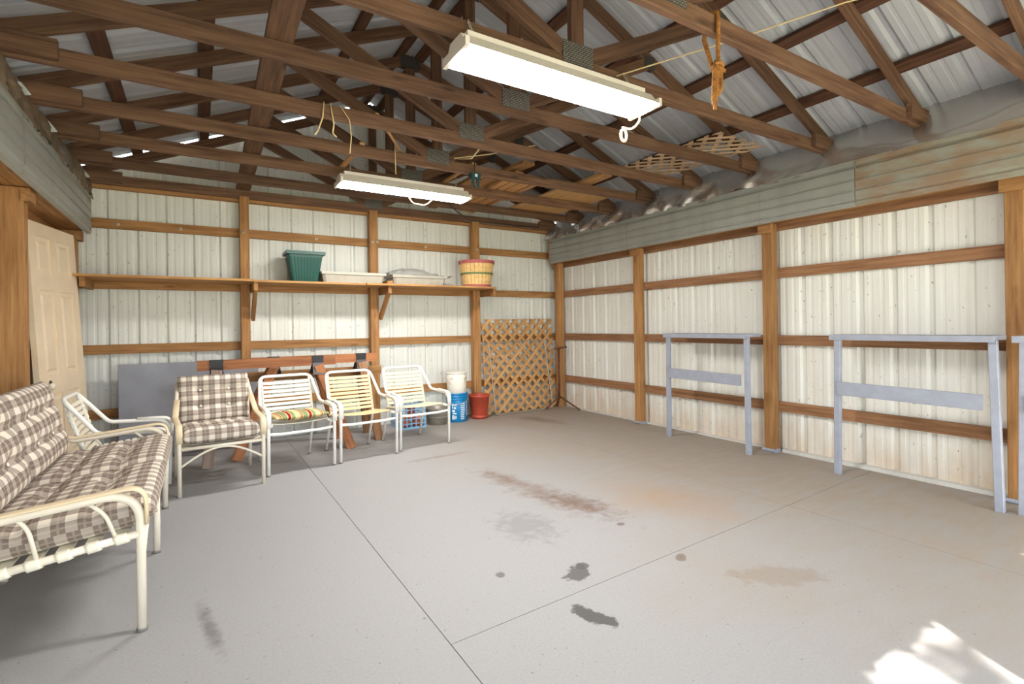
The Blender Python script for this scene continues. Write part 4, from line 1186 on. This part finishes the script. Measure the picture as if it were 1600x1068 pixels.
# rope hank over the chord of the nearest bay
rp_ = empty('rope_hank', (2.06, 1.49, 2.2), label='brown rope hank hanging from a roof truss', cat='rope')
def twist(pts, r, name, parent):
    """three-strand rope along pts"""
    pts = fillet(pts, 0.05, 6)
    dense = []
    for a, b in zip(pts, pts[1:]):
        n = max(1, int((b - a).length / 0.006))
        for i in range(n): dense.append(a.lerp(b, i / n))
    dense.append(pts[-1])
    vs, fs = [], []
    for s in range(3):
        line = []
        L_ = 0
        for i, p in enumerate(dense):
            t = (dense[min(i + 1, len(dense) - 1)] - dense[max(i - 1, 0)]).normalized()
            ref = Vector((0.3, 0.9, 0.1)); n_ = (ref - t * ref.dot(t)).normalized(); b_ = t.cross(n_)
            if i: L_ += (p - dense[i - 1]).length
            a = L_ / 0.035 * 2 * math.pi + s * 2 * math.pi / 3
            line.append(p + (n_ * math.cos(a) + b_ * math.sin(a)) * r * 0.55)
        v2, f2 = sweep(line, r * 0.6, 5)
        b0 = len(vs); vs += v2; fs += [tuple(j + b0 for j in f) for f in f2]
    return link(name, mesh(name, vs, fs), parent, 'rope', True)
def rl(pts): return [Vector(p) - Vector((2.06, 1.49, 2.2)) for p in pts]
twist(rl([(2.075, 1.485, 2.36), (2.08, 1.487, 2.53), (2.085, 1.49, 2.645), (2.085, 1.55, 2.645), (2.07, 1.555, 2.53), (2.055, 1.50, 2.36)]), 0.010, 'loop', rp_)
twist(rl([(2.065, 1.49, 2.40), (2.04, 1.48, 2.36), (2.035, 1.485, 2.22), (2.045, 1.49, 2.185), (2.06, 1.49, 2.22), (2.055, 1.48, 2.36)]), 0.009, 'hank_strand', rp_)
twist(rl([(2.06, 1.475, 2.40), (2.075, 1.47, 2.36), (2.085, 1.478, 2.27), (2.075, 1.49, 2.24), (2.065, 1.485, 2.28), (2.065, 1.475, 2.36)]), 0.009, 'hank_strand', rp_)
twist(rl([(2.04, 1.47, 2.375), (2.07, 1.462, 2.385), (2.095, 1.475, 2.37), (2.075, 1.50, 2.365), (2.04, 1.49, 2.37), (2.05, 1.468, 2.36), (2.10, 1.468, 2.352)]), 0.009, 'knot', rp_)
twist(rl([(2.05, 1.48, 2.38), (2.047, 1.478, 2.25), (2.04, 1.48, 2.165)]), 0.009, 'loose_end', rp_)

def string(pts, r, label, mat='cord', cat='string', name='string', group=None):
    o = tube(name, pts, r, mat, None, rad=0.06, seg=6); tag(o, label, cat, group); return o
string([(2.05, 2.13, 2.60), (2.7, 1.75, 2.83), (3.2, 1.45, 3.02), (3.6, 1.1, 3.10)], 0.004, 'thin tan cord strung from truss to truss by the rope hank')
string([(0.70, 3.385, 2.635), (0.69, 3.38, 2.53), (0.66, 3.38, 2.44), (0.64, 3.375, 2.41)], 0.005, 'frayed string dangling from a chord, first of three', group='strings dangling from a chord')
string([(0.74, 3.385, 2.635), (0.76, 3.38, 2.50), (0.75, 3.38, 2.44), (0.775, 3.375, 2.42)], 0.005, 'frayed string dangling from a chord, second of three', group='strings dangling from a chord')
string([(0.80, 3.385, 2.635), (0.86, 3.38, 2.55), (0.87, 3.38, 2.44), (0.86, 3.38, 2.33)], 0.0035, 'frayed string dangling from a chord, longest of three', group='strings dangling from a chord')
string([(1.37, 3.97, 2.66), (1.37, 3.965, 2.55), (1.372, 3.965, 2.42)], 0.003, 'lone thin string hanging in front of the farther light')
string([(2.05, 3.40, 2.80), (2.00, 3.6, 2.68), (1.98, 3.8, 2.60), (1.95, 3.98, 2.64)], 0.006, 'pale cable drooping between two chords beside the gusset plates', cat='cable', name='cable')
string([(1.9, 3.98, 2.64), (2.2, 3.9, 2.70), (2.5, 3.6, 2.74)], 0.005, 'pale cable running slack over the chords toward the eave', cat='cable', name='cable')
string([(2.35, 5.20, 2.60), (2.55, 5.3, 2.52), (2.8, 5.45, 2.46), (3.2, 5.50, 2.47), (3.9, 5.6, 2.50)], 0.007, 'dark cable sagging below the stored boards', 'dark_cord', 'cable', 'cable')
o = beam('wood_strip', (1.05, 3.40, 2.64), (1.45, 4.06, 2.645), 0.01, 0.022, 'lattice'); tag(o, 'thin pale wood strip lying across two chords', 'wood strip')

# tree outside the doorway; its leaves break up the sunbeam
tr = empty('shade_tree', (-3.2, -8.2, -0.12), label='leafy tree outside the open doorway', cat='tree')
tube('trunk', [(0, 0, 0), (0.1, 0.1, 2.2), (0.5, 0.5, 4.5), (1.2, 1.2, 6.3)], 0.14, 'bark', tr, rad=0.5)
vs, fs = [], []
rnd = random.Random(12)
cc = Vector((-1.3 + 3.2, -6.5 + 8.2, 6.6))
for i in range(260):
    p = cc + Vector((rnd.gauss(0, 1.1), rnd.gauss(0, 0.9), rnd.gauss(0, 0.7)))
    s_ = 0.06 + 0.08 * rnd.random()
    a = Vector((rnd.gauss(0, 1), rnd.gauss(0, 1), rnd.gauss(0, 1))).normalized(); b = a.cross(Vector((rnd.gauss(0, 1), rnd.gauss(0, 1), 1))).normalized()
    k_ = len(vs)
    vs += [p - a * s_ * 1.5, p + b * s_ * 0.6, p + a * s_ * 1.5, p - b * s_ * 0.6]; fs.append((k_, k_ + 1, k_ + 2, k_ + 3))
link('foliage', mesh('foliage', vs, fs), tr, 'leaf')['kind'] = 'stuff'
